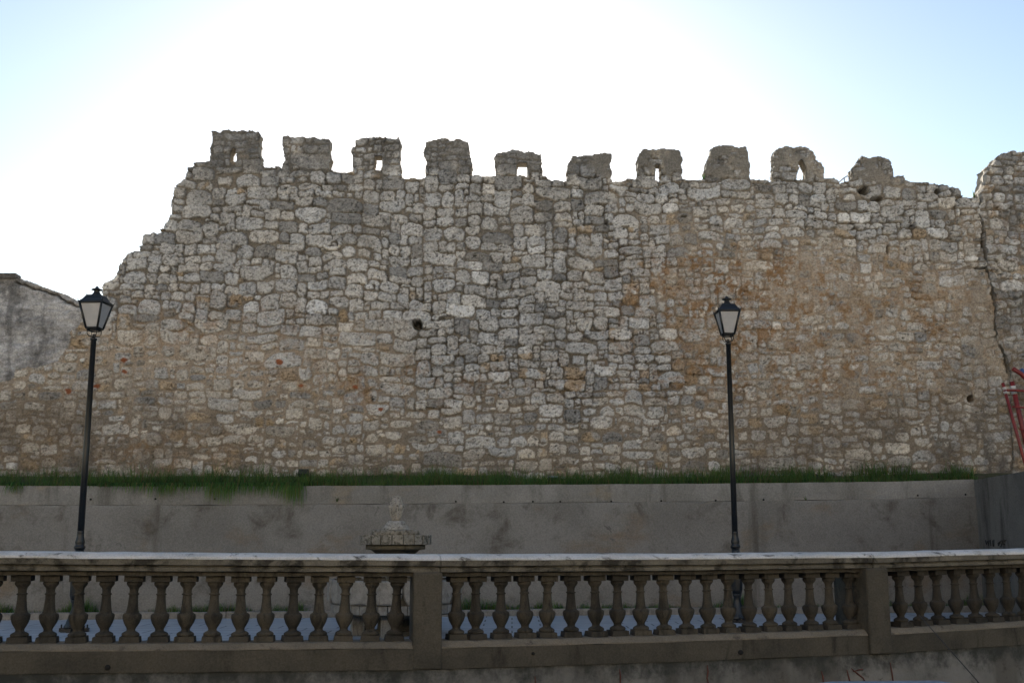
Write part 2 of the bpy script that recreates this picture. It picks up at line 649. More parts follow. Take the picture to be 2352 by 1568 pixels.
    smear = 0.012 + (fbm(XX, ZZ, 0.12, 52, 4) - 0.5) * 0.035 + grit * 0.016
    cover = cover * sstep(smear + 0.014 - H, -0.012, 0.008)
    H = H * (1 - cover) + np.maximum(H, smear) * cover
    H += (fbm(XX, ZZ, 1.3, 90, 3) - 0.5) * 0.10
    H -= reg['hole'] * 0.55
    # ---- tone (stone colours, plus dimmer light painted at lower right)
    val = np.append(np.clip(rs.normal(0.435, 0.042, n), 0.30, 0.57), 0.2)
    outlier = rs.random(n)  # random draw picking out pale and dark stones
    val[:n][outlier > 0.945] = rs.uniform(0.54, 0.66, (outlier > 0.945).sum())
    val[:n][outlier < 0.10] = rs.uniform(0.23, 0.29, (outlier < 0.10).sum())
    val[nbig:n] *= rs.uniform(0.85, 1.3, n - nbig)
    hue = np.append(rs.random(n), 0.5)
    ochre = np.append(rs.random(n), 0.5)[sidc]
    V = val[sidc] * (0.86 + 0.5 * (fbm(XX, ZZ, 0.11, 70, 4) - 0.22))
    hh = hue[sidc][..., None]
    cool, warmc = np.array([0.965, 0.985, 1.0]), np.array([1.02, 0.945, 0.83])
    wt = np.clip(hh * 0.42 + reg['tan'][..., None] * 0.75 * (0.4 + hh), 0, 1)
    S = V[..., None] * (cool * (1 - wt) + warmc * wt)
    oc = ((ochre > 0.986 - 0.075 * reg['tan'] - 0.26 * reg['rust'] * (sidc < nbig)) * sstep(fbm(XX, ZZ, 0.2, 33, 3), 0.38, 0.58))[..., None]
    och = np.array([0.36, 0.26, 0.145]) * (1 - reg['rust'][..., None]) + np.array([0.25, 0.15, 0.072]) * reg['rust'][..., None]
    S = S * (1 - oc * 0.72) + och * oc * 0.72
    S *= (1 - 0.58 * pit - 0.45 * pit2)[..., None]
    speck = sstep(fbm(XX, ZZ * 1.3, 0.045, 12, 3), 0.56, 0.72)[..., None]
    S *= 1 - 0.38 * speck * (1 - reg['tan'][..., None] * 0.6)
    mt = np.clip(reg['tan'] * 1.15, 0, 1)[..., None]
    mj = (0.85 + 0.5 * (fbm(XX, ZZ, 0.08, 44, 4) - 0.3))[..., None]
    MO = (np.array([0.158, 0.147, 0.130]) * (1 - mt) + np.array([0.345, 0.288, 0.226]) * mt * (1 - 0.36 * reg.get('low', np.zeros(mt.shape[:2])))[..., None]) * mj
    T = MO * (1 - stone_w[..., None]) + S * stone_w[..., None]
    CV = (np.array([0.27, 0.25, 0.215]) * (1 - mt) + np.array([0.36, 0.306, 0.244]) * mt * (1 - 0.3 * reg.get('low', np.zeros(mt.shape[:2])))[..., None]) * mj
    T = T * (1 - cover[..., None]) + CV * cover[..., None]
    ru = np.clip(reg['rust'] * (0.45 * sstep(fbm(XX, ZZ, 0.5, 81, 4, 0.65), 0.40, 0.60) + sstep(fbm(XX, ZZ, 0.2, 83, 4, 0.6), 0.50, 0.64)) * sstep(fbm(XX, ZZ, 0.07, 85, 3), 0.33, 0.55), 0, 1)[..., None]
    T = T * (1 - 0.8 * ru) + np.array([0.24, 0.135, 0.058]) * ru * 0.8
    dp = (reg.get('brown_and_dim', np.zeros(PX.shape)) * sstep(fbm(XX, ZZ, 0.5, 87, 5, 0.6), 0.34, 0.60))[..., None]  # brown mortar at lower left; dimmer light at lower right painted in
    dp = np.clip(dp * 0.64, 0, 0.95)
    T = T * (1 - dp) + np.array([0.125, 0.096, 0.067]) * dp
    so = (reg['soot_and_dim'] * sstep(fbm(XX, ZZ * 0.6, 0.4, 95, 5, 0.62) + 0.22 * reg.get('merl', 0), 0.42, 0.66))[..., None]
    T = T * (1 - so * 0.58) + np.array([0.092, 0.095, 0.097]) * so * 0.58
    pal = (reg['pale'] * sstep(fbm(XX, ZZ, 0.25, 97, 4), 0.4, 0.62))[..., None]
    T = T * (1 + 0.28 * pal)
    for (bx, by, rr) in reg.get('bricks', ()):
        d = np.hypot(PX - bx, (PY - by) * 1.4)
        w = sstep(rr - d + 6 * (fbm(XX, ZZ, 0.05, 9, 2) - 0.5), -2, 2)[..., None]
        T = T * (1 - w) + np.array([0.24, 0.085, 0.04]) * w
    T *= (1 - 0.5 * reg['hole'])[..., None]
    return X, Z, H, np.clip(T, 0.01, 0.8), PX, PY


WY0, WK = 20.0, 0.05
OUTLINE = [(-420, 890), (-80, 885), (0, 880), (31, 867), (37, 842), (83, 845), (131, 833), (150, 800), (158, 760), (183, 742), (190, 702),
           (232, 690), (238, 648), (262, 640), (275, 612), (290, 582), (320, 576), (328, 547), (335, 537), (360, 536), (372, 520), (385, 505),
           (393, 480), (396, 440), (401, 425), (425, 410), (435, 385), (450, 372), (480, 370), (484, 374), (597, 375), (612, 382), (640, 380), (651, 387),
           (758, 388), (780, 392), (800, 396), (812, 393), (919, 403), (935, 413), (950, 408), (966, 412), (976, 402), (1083, 402), (1100, 403), (1138, 404),
           (1244, 405), (1270, 411), (1304, 414), (1409, 416), (1461, 413), (1567, 412), (1619, 413), (1726, 412), (1778, 413), (1895, 412), (1915, 410),
           (1930, 418), (1957, 411), (1962, 407), (2054, 406), (2075, 405), (2082, 417), (2120, 420), (2180, 424), (2200, 434), (2205, 450), (2235, 457), (2250, 453),
           (2330, 456), (2900, 456), (2900, 1500), (-420, 1500)]
MERLONS = [
    [(484, 378), (482, 340), (486, 305), (500, 302), (510, 297), (525, 296), (535, 302), (560, 301), (590, 303), (595, 310), (597, 378)],
    [(651, 391), (648, 340), (650, 316), (665, 312), (680, 314), (700, 311), (740, 316), (757, 318), (758, 391)],
    [(812, 397), (810, 350), (812, 320), (835, 313), (860, 311), (880, 315), (918, 318), (920, 325), (919, 405)],
    [(976, 406), (978, 370), (975, 350), (981, 325), (1000, 322), (1050, 320), (1075, 328), (1080, 345), (1083, 405)],
    [(1138, 408), (1137, 365), (1145, 348), (1180, 344), (1225, 347), (1243, 353), (1244, 408)],
    [(1304, 418), (1303, 375), (1315, 357), (1360, 355), (1400, 352), (1405, 360), (1404, 385), (1409, 419)],
    [(1461, 417), (1464, 365), (1477, 340), (1510, 343), (1560, 345), (1567, 352), (1567, 416)],
    [(1619, 417), (1622, 370), (1634, 334), (1660, 331), (1716, 336), (1720, 350), (1726, 416)],
    [(1778, 417), (1777, 355), (1789, 337), (1830, 333), (1858, 337), (1888, 375), (1895, 416)],
    [(1962, 411), (1957, 385), (1970, 370), (1980, 360), (2000, 364), (2025, 359), (2050, 372), (2050, 395), (2054, 410)],
]
LOOPS = [[(528, 371), (529, 350), (534, 341), (541, 343), (543, 371)],
         [(860, 389), (862, 358), (877, 358), (875, 389)],
         [(1186, 405), (1188, 374), (1211, 374), (1210, 405)],
         [(1507, 412), (1506, 378), (1517, 377), (1519, 412)],
         [(1829, 413), (1836, 386), (1833, 374), (1841, 368), (1852, 388), (1854, 413)]]


def main_region(PX, PY, XX, ZZ):
    n1 = fbm(XX, ZZ, 1.6, 101, 4) - 0.5
    n2 = fbm(XX, ZZ, 0.7, 111, 4) - 0.5
    tan = 0.10 + 0.75 * sstep(PX + 700 * n1, 1200, 1950) * sstep(PY + 350 * n2, 400, 680)
    tan += 0.75 * sstep(PY + 260 * n1, 660, 800) * (1 - sstep(PX + 500 * n2, 700, 1050))
    tan += 0.5 * sstep(PY + 200 * n2, 860, 1000)
    tan -= 0.35 * blob(PX, PY, 1180, 800, 260, 130)
    tan = np.clip(tan + n2 * 0.45, 0, 1)
    mer = 1 - sstep(PY - 0.018 * (PX - 480), 372, 402)
    merl = 1 - sstep(PY - 0.018 * (PX - 480), 366, 400)
    mortar = np.clip(0.0 + 0.8 * tan + 0.45 * mer + n2 * 0.4 + 0.3 * sstep(PY, 930, 1000), 0, 1)
    cover = np.clip(0.05 + 0.58 * tan * sstep(n1 + 0.5, 0.3, 0.6) + 0.75 * mer * sstep(PX, 1100, 1550) + 0.35 * mer + 0.3 * sstep(PX, 1750, 2300) * (1 - sstep(PY, 800, 950)) + n2 * 0.3, 0, 1)
    cover *= 1 - 0.45 * sstep(PY, 900, 1000)
    rust = 1.15 * blob(PX, PY, 1720, 670, 260, 85) + 0.75 * blob(PX, PY, 1800, 850, 420, 110) + 0.6 * blob(PX, PY, 1640, 620, 120, 50) \
        + 0.45 * blob(PX, PY, 500, 760, 300, 80) + 0.5 * blob(PX, PY, 330, 1040, 260, 60) + 0.5 * blob(PX, PY, 900, 880, 260, 60) + 0.4 * blob(PX, PY, 2150, 690, 130, 100)
    soot_and_dim = 0.5 * merl + 0.85 * (1 - sstep(PY - 0.018 * (PX - 480), 335, 470)) + 0.35 * (1 - sstep(PY - 0.03 * PX, 480, 660)) * (1 - sstep(PX, 1300, 1700)) \
        + 0.8 * blob(PX, PY, 1270, 480, 60, 120) + 0.8 * blob(PX, PY, 1430, 460, 70, 60) + 0.55 * blob(PX, PY, 1240, 720, 120, 120) + 0.5 * sstep(PY, 1000, 1080) + 0.6 * blob(PX, PY, 150, 1000, 330, 70) + 0.35 * sstep(PX, 1500, 2200) * sstep(PY, 850, 1050) + 0.4 * sstep(PX, 2150, 2260)  # dark stains; the lower-right term paints in dimmer light
    soot_and_dim *= 1 - 0.45 * mer * sstep(PX, 1500, 1750)
    pale = 0.9 * blob(PX, PY, 560, 1000, 330, 90) + 0.7 * blob(PX, PY, 750, 620, 130, 110) + 0.5 * blob(PX, PY, 1250, 980, 260, 70)
    hole = np.zeros(PX.shape)
    for cx, cy, rx, ry in ((958, 745, 11, 13), (1984, 440, 13, 9), (2014, 457, 14, 5), (2040, 572, 3, 9), (2152, 441, 6, 6), (2230, 915, 8, 9), (1393, 508, 4, 5), (1570, 497, 7, 3), (2252, 617, 14, 3)):
        d = np.hypot((PX - cx) / rx, (PY - cy) / ry) + (fbm(XX, ZZ, 0.08, 7, 2) - 0.5) * 0.5
        hole = np.maximum(hole, 1 - sstep(d, 0.85, 1.1))
    crack = [(2252, 452), (2262, 540), (2268, 630), (2284, 690), (2290, 776), (2312, 812), (2322, 860), (2331, 900)]
    jx, jy = PX + (fbm(XX, ZZ, 0.28, 5, 4, 0.65) - 0.5) * 26, PY
    d = np.full(PX.shape, 99.0)
    for (xa, ya), (xb, yb) in zip(crack[:-1], crack[1:]):
        ex, ey = xb - xa, yb - ya
        t = np.clip(((jx - xa) * ex + (jy - ya) * ey) / (ex * ex + ey * ey), 0, 1)
        d = np.minimum(d, np.hypot(jx - xa - t * ex, jy - ya - t * ey))
    wd = 1.0 + 4.0 * fbm(XX, ZZ, 0.3, 19, 3)
    hole = np.maximum(hole, 0.6 * (1 - sstep(d, wd, wd + 1.6)))
    return dict(tan=tan, mortar=mortar, cover=cover, low=sstep(PY + 120 * n1, 830, 980), brown_and_dim=np.clip(0.95 * blob(PX, PY, 120, 1000, 330, 85) + 0.8 * sstep(PY, 1010, 1085) * (0.5 + 0.5 * sstep(PX, 1300, 1700)) + 0.75 * sstep(PX, 1450, 2000) * sstep(PY, 840, 1020) + 0.8 * sstep(PX, 2080, 2240) * sstep(PY, 760, 930), 0, 1), merl=merl * (1 - 0.7 * sstep(PX, 1500, 1800)), rust=np.clip(rust, 0, 1), soot_and_dim=np.clip(soot_and_dim, 0, 1), pale=pale, hole=hole,  # right-hand brown terms put the light's falloff into the colour
                bricks=((642, 832, 9), (286, 853, 6), (284, 826, 7), (222, 886, 7), (875, 940, 6), (692, 886, 6), (158, 898, 8), (1010, 992, 5), (815, 888, 5)))


def main_size(x, z):
    px, py = project(x, WY0 + WK * x, z)
    f = 1.04
    if py < 400 + 0.018 * (px - 480) - 15:
        f = 0.66
    elif px > 1400 and py > 480:
        f = 0.92
    elif py > 860:
        f = 0.98
    return f * (1.05 if py < 800 and px < 1300 else 0.95)


def sloped(poly_mask, PX, PY, XX, ZZ, amp=7.0):
    jx = PX + (fbm(XX, ZZ, 0.16, 201, 4) - 0.5) * amp * 2
    jy = PY + (fbm(XX, ZZ, 0.16, 211, 4) - 0.5) * amp * 2
    return inside(jx, jy, poly_mask)


def cellmask(m):
    return m[:-1, :-1] & m[1:, :-1] & m[:-1, 1:] & m[1:, 1:]


def build_castle():
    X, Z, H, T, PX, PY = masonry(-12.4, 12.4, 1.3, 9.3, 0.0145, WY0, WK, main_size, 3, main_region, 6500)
    XX, ZZ = np.meshgrid(X, Z)
    root = empty('castle_wall', (0, WY0, 1.9), 'long grey and tan rubble stone castle wall crowned with ten merlons', 'castle wall')
    bot = ZZ > 1.7
    body = sloped(OUTLINE, PX, PY, XX, ZZ, 6) & bot
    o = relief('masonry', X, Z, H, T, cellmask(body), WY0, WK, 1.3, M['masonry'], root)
    o.location = -root.location
    loops = np.zeros(body.shape, bool)
    for l in LOOPS:
        loops |= sloped(l, PX, PY, XX, ZZ, 2)
    for poly in MERLONS:
        x0, x1 = min(p[0] for p in poly) - 15, max(p[0] for p in poly) + 15
        y0, y1 = min(p[1] for p in poly) - 15, max(p[1] for p in poly) + 15
        zone = (PX > x0) & (PX < x1) & (PY > y0) & (PY < y1)
        c = np.argwhere(zone)
        (j0, i0), (j1, i1) = c.min(0), c.max(0) + 1
        s = (slice(j0, j1), slice(i0, i1))
        m = sloped(poly, PX[s], PY[s], XX[s], ZZ[s], 7.5) & ~body[s] & ~loops[s]
        # grow down one ring so the merlon stands in the wall head
        near = m.copy()
        for ax in (0, 1):
            for sh in (-1, 1):
                near |= np.roll(m, sh, ax)
        near[:-1] |= near[1:]
        mm = m | (near & body[s])
        o = relief('merlon', X[i0:i1], Z[j0:j1], H[s] - 0.004, T[s], cellmask(mm) & ~cellmask(body[s]), WY0, WK, 0.3, M['masonry'], root)
        o.location = -root.location
    return root


build_castle()


# ------------------------------------------------------------------ corner tower stub on the right
def build_tower():
    y0 = 19.93
    poly = [(2248, 470), (2258, 428), (2268, 412), (2262, 386), (2275, 379), (2290, 362), (2310, 347), (2335, 341), (2345, 346), (2800, 346), (2800, 1400),
            (2330, 1400), (2323, 860), (2313, 812), (2291, 776), (2285, 690), (2269, 630), (2263, 540)]

    def region(PX, PY, XX, ZZ):
        n2 = fbm(XX, ZZ, 0.7, 311, 4) - 0.5
        one = np.ones(PX.shape)
        tan = np.clip(0.1 + 0.7 * sstep(PY, 600, 900) + n2 * 0.4, 0, 1)
        return dict(tan=tan, mortar=np.clip(0.3 + 0.5 * tan + n2 * 0.4, 0, 1), cover=np.clip(0.3 * one + n2 * 0.4, 0, 1), rust=0.3 * one, brown_and_dim=sstep(PY, 740, 900) * 1.5, low=sstep(PY, 780, 900),  # tower foot darkened in colour for the dimmer light there
                    soot_and_dim=np.clip(0.9 - 0.4 * sstep(PY, 600, 900) + 0 * one, 0, 1), pale=0 * one, hole=0 * one)
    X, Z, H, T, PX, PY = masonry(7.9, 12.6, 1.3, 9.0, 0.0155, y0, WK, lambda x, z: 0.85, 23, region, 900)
    XX, ZZ = np.meshgrid(X, Z)
    root = empty('corner_tower', (9.5, y0, 1.9), 'darker rubble tower stub rising beyond the long crack at right end', 'tower')
    H = H + (fbm(XX, ZZ, 0.5, 401, 3) - 0.5) * 0.16
    m = sloped(poly, PX, PY, XX, ZZ, 7) & (ZZ > 1.7)
    o = relief('masonry', X, Z, H, T, cellmask(m), y0, WK, 0.45, M['masonry'], root)
    o.location = -root.location


build_tower()


# ------------------------------------------------------------------ plastered gable on the left
def build_gable():
    y0 = 20.16
    poly = [(-300, 660), (-120, 640), (0, 635), (34, 632), (54, 641), (88, 654), (137, 671), (183, 690), (215, 702), (240, 720), (240, 960), (-300, 960)]
    X, Z = np.arange(-12.2, -6.8, 0.02), np.arange(2.0, 7.0, 0.02)
    XX, ZZ = np.meshgrid(X, Z)
    PX, PY = project(XX, y0 + WK * XX, ZZ)
    H = (fbm(XX, ZZ * 1.6, 0.5, 501, 6, 0.62) - 0.5) * 0.13 + (fbm(XX, ZZ * 2, 0.12, 507, 3) - 0.5) * 0.03
    v = 0.33 + 0.46 * (fbm(XX, ZZ * 1.7, 0.5, 511, 6, 0.7) - 0.5) + 0.36 * (fbm(XX, ZZ * 2.2, 0.10, 519, 3) - 0.5)
    st = sstep(fbm(XX * 2.4, ZZ * 0.7, 0.5, 515, 5), 0.52, 0.72)
    v = v * (1 - 0.5 * st)
    T = v[..., None] * np.array([1.0, 0.995, 1.0])
    crack = [(36, 648), (60, 655), (86, 665), (106, 670), (133, 679), (151, 693), (177, 702), (195, 706)]
    d = np.full(PX.shape, 99.0)
    jx, jy = PX + (fbm(XX, ZZ, 0.1, 5, 3) - 0.5) * 8, PY + (fbm(XX, ZZ, 0.1, 6, 3) - 0.5) * 8
    for (xa, ya), (xb, yb) in zip(crack[:-1], crack[1:]):
        ex, ey = xb - xa, yb - ya
        t = np.clip(((jx - xa) * ex + (jy - ya) * ey) / (ex * ex + ey * ey), 0, 1)
        d = np.minimum(d, np.hypot(jx - xa - t * ex, jy - ya - t * ey))
    ck = 1 - sstep(d, 1.2, 3.0)
    H -= 0.12 * ck
    T *= (1 - 0.75 * ck)[..., None]
    root = empty('gable_wall', (-9, y0, 2), 'grey weathered plaster gable wall with cracked sloping top at far left', 'house wall')
    m = sloped(poly, PX, PY, XX, ZZ, 4)
    o = relief('plaster', X, Z, H, np.clip(T, 0.02, 0.7), cellmask(m), y0, WK, 0.4, M['masonry'], root)
    o.location = -root.location
    b = MB()
    p0, p1 = on_wall(-130, 632, y0 - 0.06, WK), on_wall(36, 631, y0 - 0.06, WK)
    n = 12
    for i in range(n):
        a, c = p0.lerp(p1, i / n), p0.lerp(p1, (i + 0.93) / n)
        mid = (a + c) / 2
        w = (c - a).length
        h = 0.085
        rz = math.atan2((c - a).y, (c - a).x)
        for dz in (0.0, h * 0.45, h * 0.9):
            b.box((mid.x, mid.y + 0.12, mid.z - 0.05 + dz), (w, 0.26, 0.012), rz)
        for q in (-0.47, -0.16, 0.16, 0.47):
            for dz in (h * 0.225, h * 0.675):
                b.box((mid.x + q * w, mid.y + 0.12 + q * w * 0.05, mid.z - 0.05 + dz), (0.014, 0.25, h * 0.45 - 0.0125), rz)
        b.box((mid.x, mid.y + 0.19, mid.z - 0.05 + h * 0.45), (w * 0.9, 0.02, h * 0.86), rz)
    o = b.build('hollow_brick_course', M['tile'], root)
    o.location = -root.location


build_gable()


# ------------------------------------------------------------------ ground
def sheet(name, pts, z, mat, kind='structure'):
    b = MB().add([(x, y, z) for x, y in pts], [tuple(range(len(pts)))])
    o = b.build(name, mat)
    o['kind'] = kind
    return o


STREET = -1.3
sheet('street', [(-600, -600), (600, -600), (600, 600), (-600, 600)], STREET, M['asphalt'])

# balustrade line in plan: (photo x, depth, cap-top y)
BL = [(-900, 9.05, 1252), (-420, 9.45, 1259), (0, 9.9, 1264.5), (470, 10.2, 1268.5), (985, 10.55, 1271.5), (1500, 11.2, 1270.5), (2010, 11.95, 1266.5), (2352, 12.75, 1258.5), (2700, 13.75, 1247), (3100, 15.1, 1230)]


def bl_point(px, dep, py):
    d = ray(px, py)
    t = dep / d.y
    return Vector((d.x * t, d.y * t, EYE + d.z * t))


BP = [bl_point(*q) for q in BL]
BLX = [q[0] for q in BL]


def bl_at(px, off=0.0):
    """Plan point, cap height and direction of the balustrade's line at a photo x."""
    for i in range(len(BLX) - 1):
        if px <= BLX[i + 1] or i == len(BLX) - 2:
            f = (px - BLX[i]) / (BLX[i + 1] - BLX[i])
            # the sight column px meets the straight piece i in plan
            A, B = BP[i], BP[i + 1]
            d_ = (B - A).normalized()
            sh = Vector((d_.y, -d_.x, 0)).normalized() * off
            A, B = A + sh, B + sh
            dx = (px - 1176) / F * (cp - 0.045 * sp)     # X per unit Y at balustrade height
            den = (B.x - A.x) - dx * (B.y - A.y)
            t = (dx * A.y - A.x) / den if abs(den) > 1e-6 else f
            p = A.lerp(B, t)
            return p - sh, (B - A).normalized()


sheet('plaza', [(p.x, p.y + 0.1) for p in BP] + [(14, 24), (-14, 24)], 0.0, M['plaza'])

RY0, RK = 18.55, 0.12


def ret_y(x):
    return RY0 + RK * x


RT = [on_wall(px, py, RY0, RK) for px, py in ((-700, 1112), (-200, 1116), (0, 1117), (400, 1118), (700, 1117), (1176, 1114.5), (1700, 1111), (2050, 1107), (2237, 1102))]
CORNER = RT[-1].copy()
CX = CORNER.x
RX = [p.x for p in RT]


def ret_top(x):
    return float(np.interp(x, RX, [p.z for p in RT]))


def wavy(x, s, seed, a):
    return (float(fbm(np.array([x]), np.array([seed * 3.1]), s, seed, 3)[0]) - 0.5) * 2 * a


def extrude_line(stations, prof, mb, closed_ends=True, jitter=0.0, seed=0, smooth=False):
    """stations: list of (point, outward unit vector in plan, along); prof: (out, z) relative to the point, listed around the section."""
    n = len(prof)
    pts, faces = [], []
    for si, (p, o) in enumerate(stations):
        for qi, (a, z) in enumerate(prof):
            j = wavy(si * 0.11 + qi * 7.7, 0.22, seed + 1, jitter) if jitter else 0
            j2 = wavy(si * 0.11 + qi * 5.1, 0.22, seed + 9, jitter) if jitter else 0
            pts.append((p.x + o.x * (a + j), p.y + o.y * (a + j), p.z + z + j2))
    for s in range(len(stations) - 1):
        for q in range(n):
            a, b = s * n + q, s * n + (q + 1) % n
            faces.append((a, b, b + n, a + n))
    if closed_ends:
        faces.append(tuple(range(n))[::-1])
        faces.append(tuple(range((len(stations) - 1) * n, len(stations) * n)))
    mb.add(pts, faces, smooth)


# ------------------------------------------------------------------ retaining wall behind the plaza
def build_retaining():
    root = empty('retaining_wall', (0, RY0, 0), 'low grey cement retaining wall with a ledge below the grass strip', 'wall')
    o2 = Vector((RK, -1, 0)).normalized()
    xs = np.arange(-13.5, CX, 0.12).tolist() + [CX]
    LEDGE = 0.285
    st = [(Vector((x, ret_y(x), ret_top(x))), o2) for x in xs]
    b = MB()
    extrude_line(st, [(0.0, 0.012), (-0.28, 0.0), (-0.28, -LEDGE), (0.0, -LEDGE), (0.004, -0.15)], b, jitter=0.006, seed=3)
    o = b.build('parapet_band', M['parapet'], root)
    o.location = -root.location
    b = MB()
    st2 = [(Vector((x, ret_y(x), ret_top(x) - LEDGE)), o2) for x in xs]
    n = len(st2)
    pts, faces = [], []
    for i, (p, o_) in enumerate(st2):
        e = wavy(i * 0.12, 0.3, 77, 0.012)
        for a, z in ((-0.28, p.z - 0.002), (0.03 + e * 0.6, p.z - 0.004 + e), (0.034, p.z - 0.05), (0.034, -0.05), (-0.28, -0.05)):
            pts.append((p.x + o_.x * a, p.y + o_.y * a, z))
    for s in range(n - 1):
        for q in range(5):
            a, b2 = s * 5 + q, s * 5 + (q + 1) % 5
            faces.append((a, b2, b2 + 5, a + 5))
    faces += [(4, 3, 2, 1, 0), tuple(range((n - 1) * 5, n * 5))]
    b.add(pts, faces)
    o = b.build('lower_face', M['render'], root)
    o.location = -root.location
    # dark discs along the band, painted shade of weep holes
    for px, py in ((208, 1146), (493, 1145), (1047, 1151), (1224, 1151), (1157, 1152), (1287, 1151), (1404, 1150.5), (1519, 1149.5), (1644, 1148.5), (1754, 1147), (2108, 1137), (2218, 1135), (1200, 1160), (357, 1145)):
        p = on_wall(px, py, RY0 - 0.012, RK)
        bb = MB()
        bb.tube([p + Vector((0, 0.02, 0)), p + Vector((0, -0.004, 0))], 0.016, 10)
        o = bb.build('weep_hole_shade', M['hole'], root)
        o.location = -root.location
    return root


build_retaining()


# the return wall running towards the viewer at the right
def build_wing():
    root = empty('return_wall', (CX, CORNER.y - 2, 0), 'dark streaked concrete return wall at right carrying two black scribbles', 'wall')
    A = Vector((CX, CORNER.y + 0.02, 0))
    D = Vector((-0.08, -1.0, 0)).normalized()
    out = Vector((-D.y * -1, D.x * -1, 0))
    out = Vector((-1, 0.08, 0)).normalized()
    st = []
    L = 6.5
    for i in range(55):
        s = L * i / 54
        p = A + D * s
        st.append((Vector((p.x, p.y, CORNER.z + 0.004 * s)), out))
    b = MB()
    n = len(st)
    extrude_line(st, [(0.0, 0.0), (-0.3, 0.01), (-0.3, -CORNER.z - 0.05), (0.0, -CORNER.z - 0.05)], b, jitter=0.006, seed=12)
    o = b.build('concrete_face', M['wing'], root)
    o.location = -root.location

    def on_wing(px, py, lift=0.004):
        d = ray(px, py)
        # plane through A with normal out
        t = ((A.x * out.x + A.y * out.y) + lift) / (d.x * out.x + d.y * out.y)
        return Vector((d.x * t, d.y * t, EYE + d.z * t))
    for strokes in (
        [[(2263, 1240), (2266, 1250), (2268, 1242), (2271, 1252), (2272, 1240)], [(2275, 1239), (2276, 1253)], [(2280, 1240), (2281, 1254)], [(2283, 1238), (2283, 1254)]],
        [[(2293, 1252), (2297, 1243), (2301, 1251), (2304, 1241), (2309, 1243)], [(2292, 1247), (2300, 1241), (2311, 1240)], [(2298, 1255), (2303, 1247), (2308, 1250)]],
    ):
        b = MB()
        for s in strokes:
            b.tube([on_wing(*q) for q in s], 0.009, 6)
        o = b.build('scribble', M['black_paint'], root)
        o.location = -root.location
    return on_wing


build_wing()


# kerb and planting strip
def build_kerb():
    b = MB()
    o2 = Vector((RK, -1, 0)).normalized()
    r = random.Random(4)
    x = -13.4
    while x < CX - 0.3:
        w = min(0.9, CX - x - 0.05)
        st = [(Vector((xx, ret_y(xx) - 0.42, 0)), o2) for xx in (x, x + w - 0.012)]
        j = r.uniform(-0.006, 0.006)
        extrude_line(st, [(0.0, -0.03), (0.012, 0.085 + j), (0.03, 0.1 + j), (0.12, 0.1 + j), (0.135, 0.085 + j), (0.14, -0.03)], b)
        x += w
    o = b.build('kerb', M['kerb'])
    o['kind'] = 'structure'
    xs = [-13.4, CX - 0.05]
    o = MB().add([(xs[0], ret_y(xs[0]) - 0.44, 0.06), (xs[1], ret_y(xs[1]) - 0.44, 0.06), (xs[1], ret_y(xs[1]), 0.07), (xs[0], ret_y(xs[0]), 0.07)], [(0, 1, 2, 3)]).build('planting_strip', M['earth'])
    o['kind'] = 'structure'
    # bank above the retaining wall
    pts, faces = [], []
    xs = np.linspace(-13.5, 14, 120)
    for x in xs:
        xr = min(x, CX)
        yr = ret_y(xr) + 0.26
        yc = WY0 + WK * x + 0.05
        zt = ret_top(xr) - 0.015
        for q, (f, dz) in enumerate(((0, 0), (0.3, 0.06), (0.65, 0.16), (1.0, 0.24))):
            pts.append((x, yr + (yc - yr) * f, zt + dz * (1.2 if x < 0 else 0.9) + wavy(x + q * 3, 0.5, 33, 0.03) * (q > 0)))
    for i in range(len(xs) - 1):
        for q in range(3):
            a = i * 4 + q
            faces.append((a, a + 4, a + 5, a + 1))
    o = MB().add(pts, faces, True).build('grass_bank', M['earth'])
    o['kind'] = 'structure'
    # ground retained by the return wall on the right
    z = CORNER.z - 0.02
    o = MB().add([(CX + 0.25, 12.0, z), (14, 12.0, z + 0.1), (14, 20.8, z + 0.5), (CX + 0.25, CORNER.y + 0.2, z + 0.0)], [(0, 1, 2, 3)]).build('upper_ground', M['earth'])
    o['kind'] = 'structure'


build_kerb()


# ------------------------------------------------------------------ grass
class Blades:
    def __init__(self):
        self.v, self.f, self.c = [], [], []

    def blade(self, p, d, h, w, droop, col, r):
        """A bent three-piece blade from p leaning along plan direction d."""
        side = Vector((-d.y, d.x, 0)).normalized() * w / 2
        b = len(self.v)
        for f in (0, 0.4, 0.75, 1.0):
            q = p + d * (droop * f * f) + Vector((0, 0, h * (f - 0.55 * min(1.8, droop / max(h, 0.02)) * f * f * 0.5)))
            k = 1 - f * 0.92
            self.v += [q - side * k, q + side * k]
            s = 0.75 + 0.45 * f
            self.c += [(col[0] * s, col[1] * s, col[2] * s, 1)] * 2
        for i in range(3):
            a = b + 2 * i
            self.f.append((a, a + 1, a + 3, a + 2))

    def build(self, name, parent=None):
        me = bpy.data.meshes.new(name)
        me.from_pydata([tuple(v) for v in self.v], [], self.f)
        at = me.attributes.new('tone', 'FLOAT_COLOR', 'POINT')
        at.data.foreach_set('color', np.array(self.c, np.float32).ravel())
        me.materials.append(M['grass'])
        me.polygons.foreach_set('use_smooth', [True] * len(self.f))
        me.update()
        return link(bpy.data.objects.new(name, me), parent)


def gcol(r):
    k = r.uniform(0.5, 1.35)
    if r.random() < 0.08:
        return (0.15 * k, 0.11 * k, 0.05 * k)
    return (0.056 * k * r.uniform(0.75, 1.6), 0.132 * k, 0.030 * k)


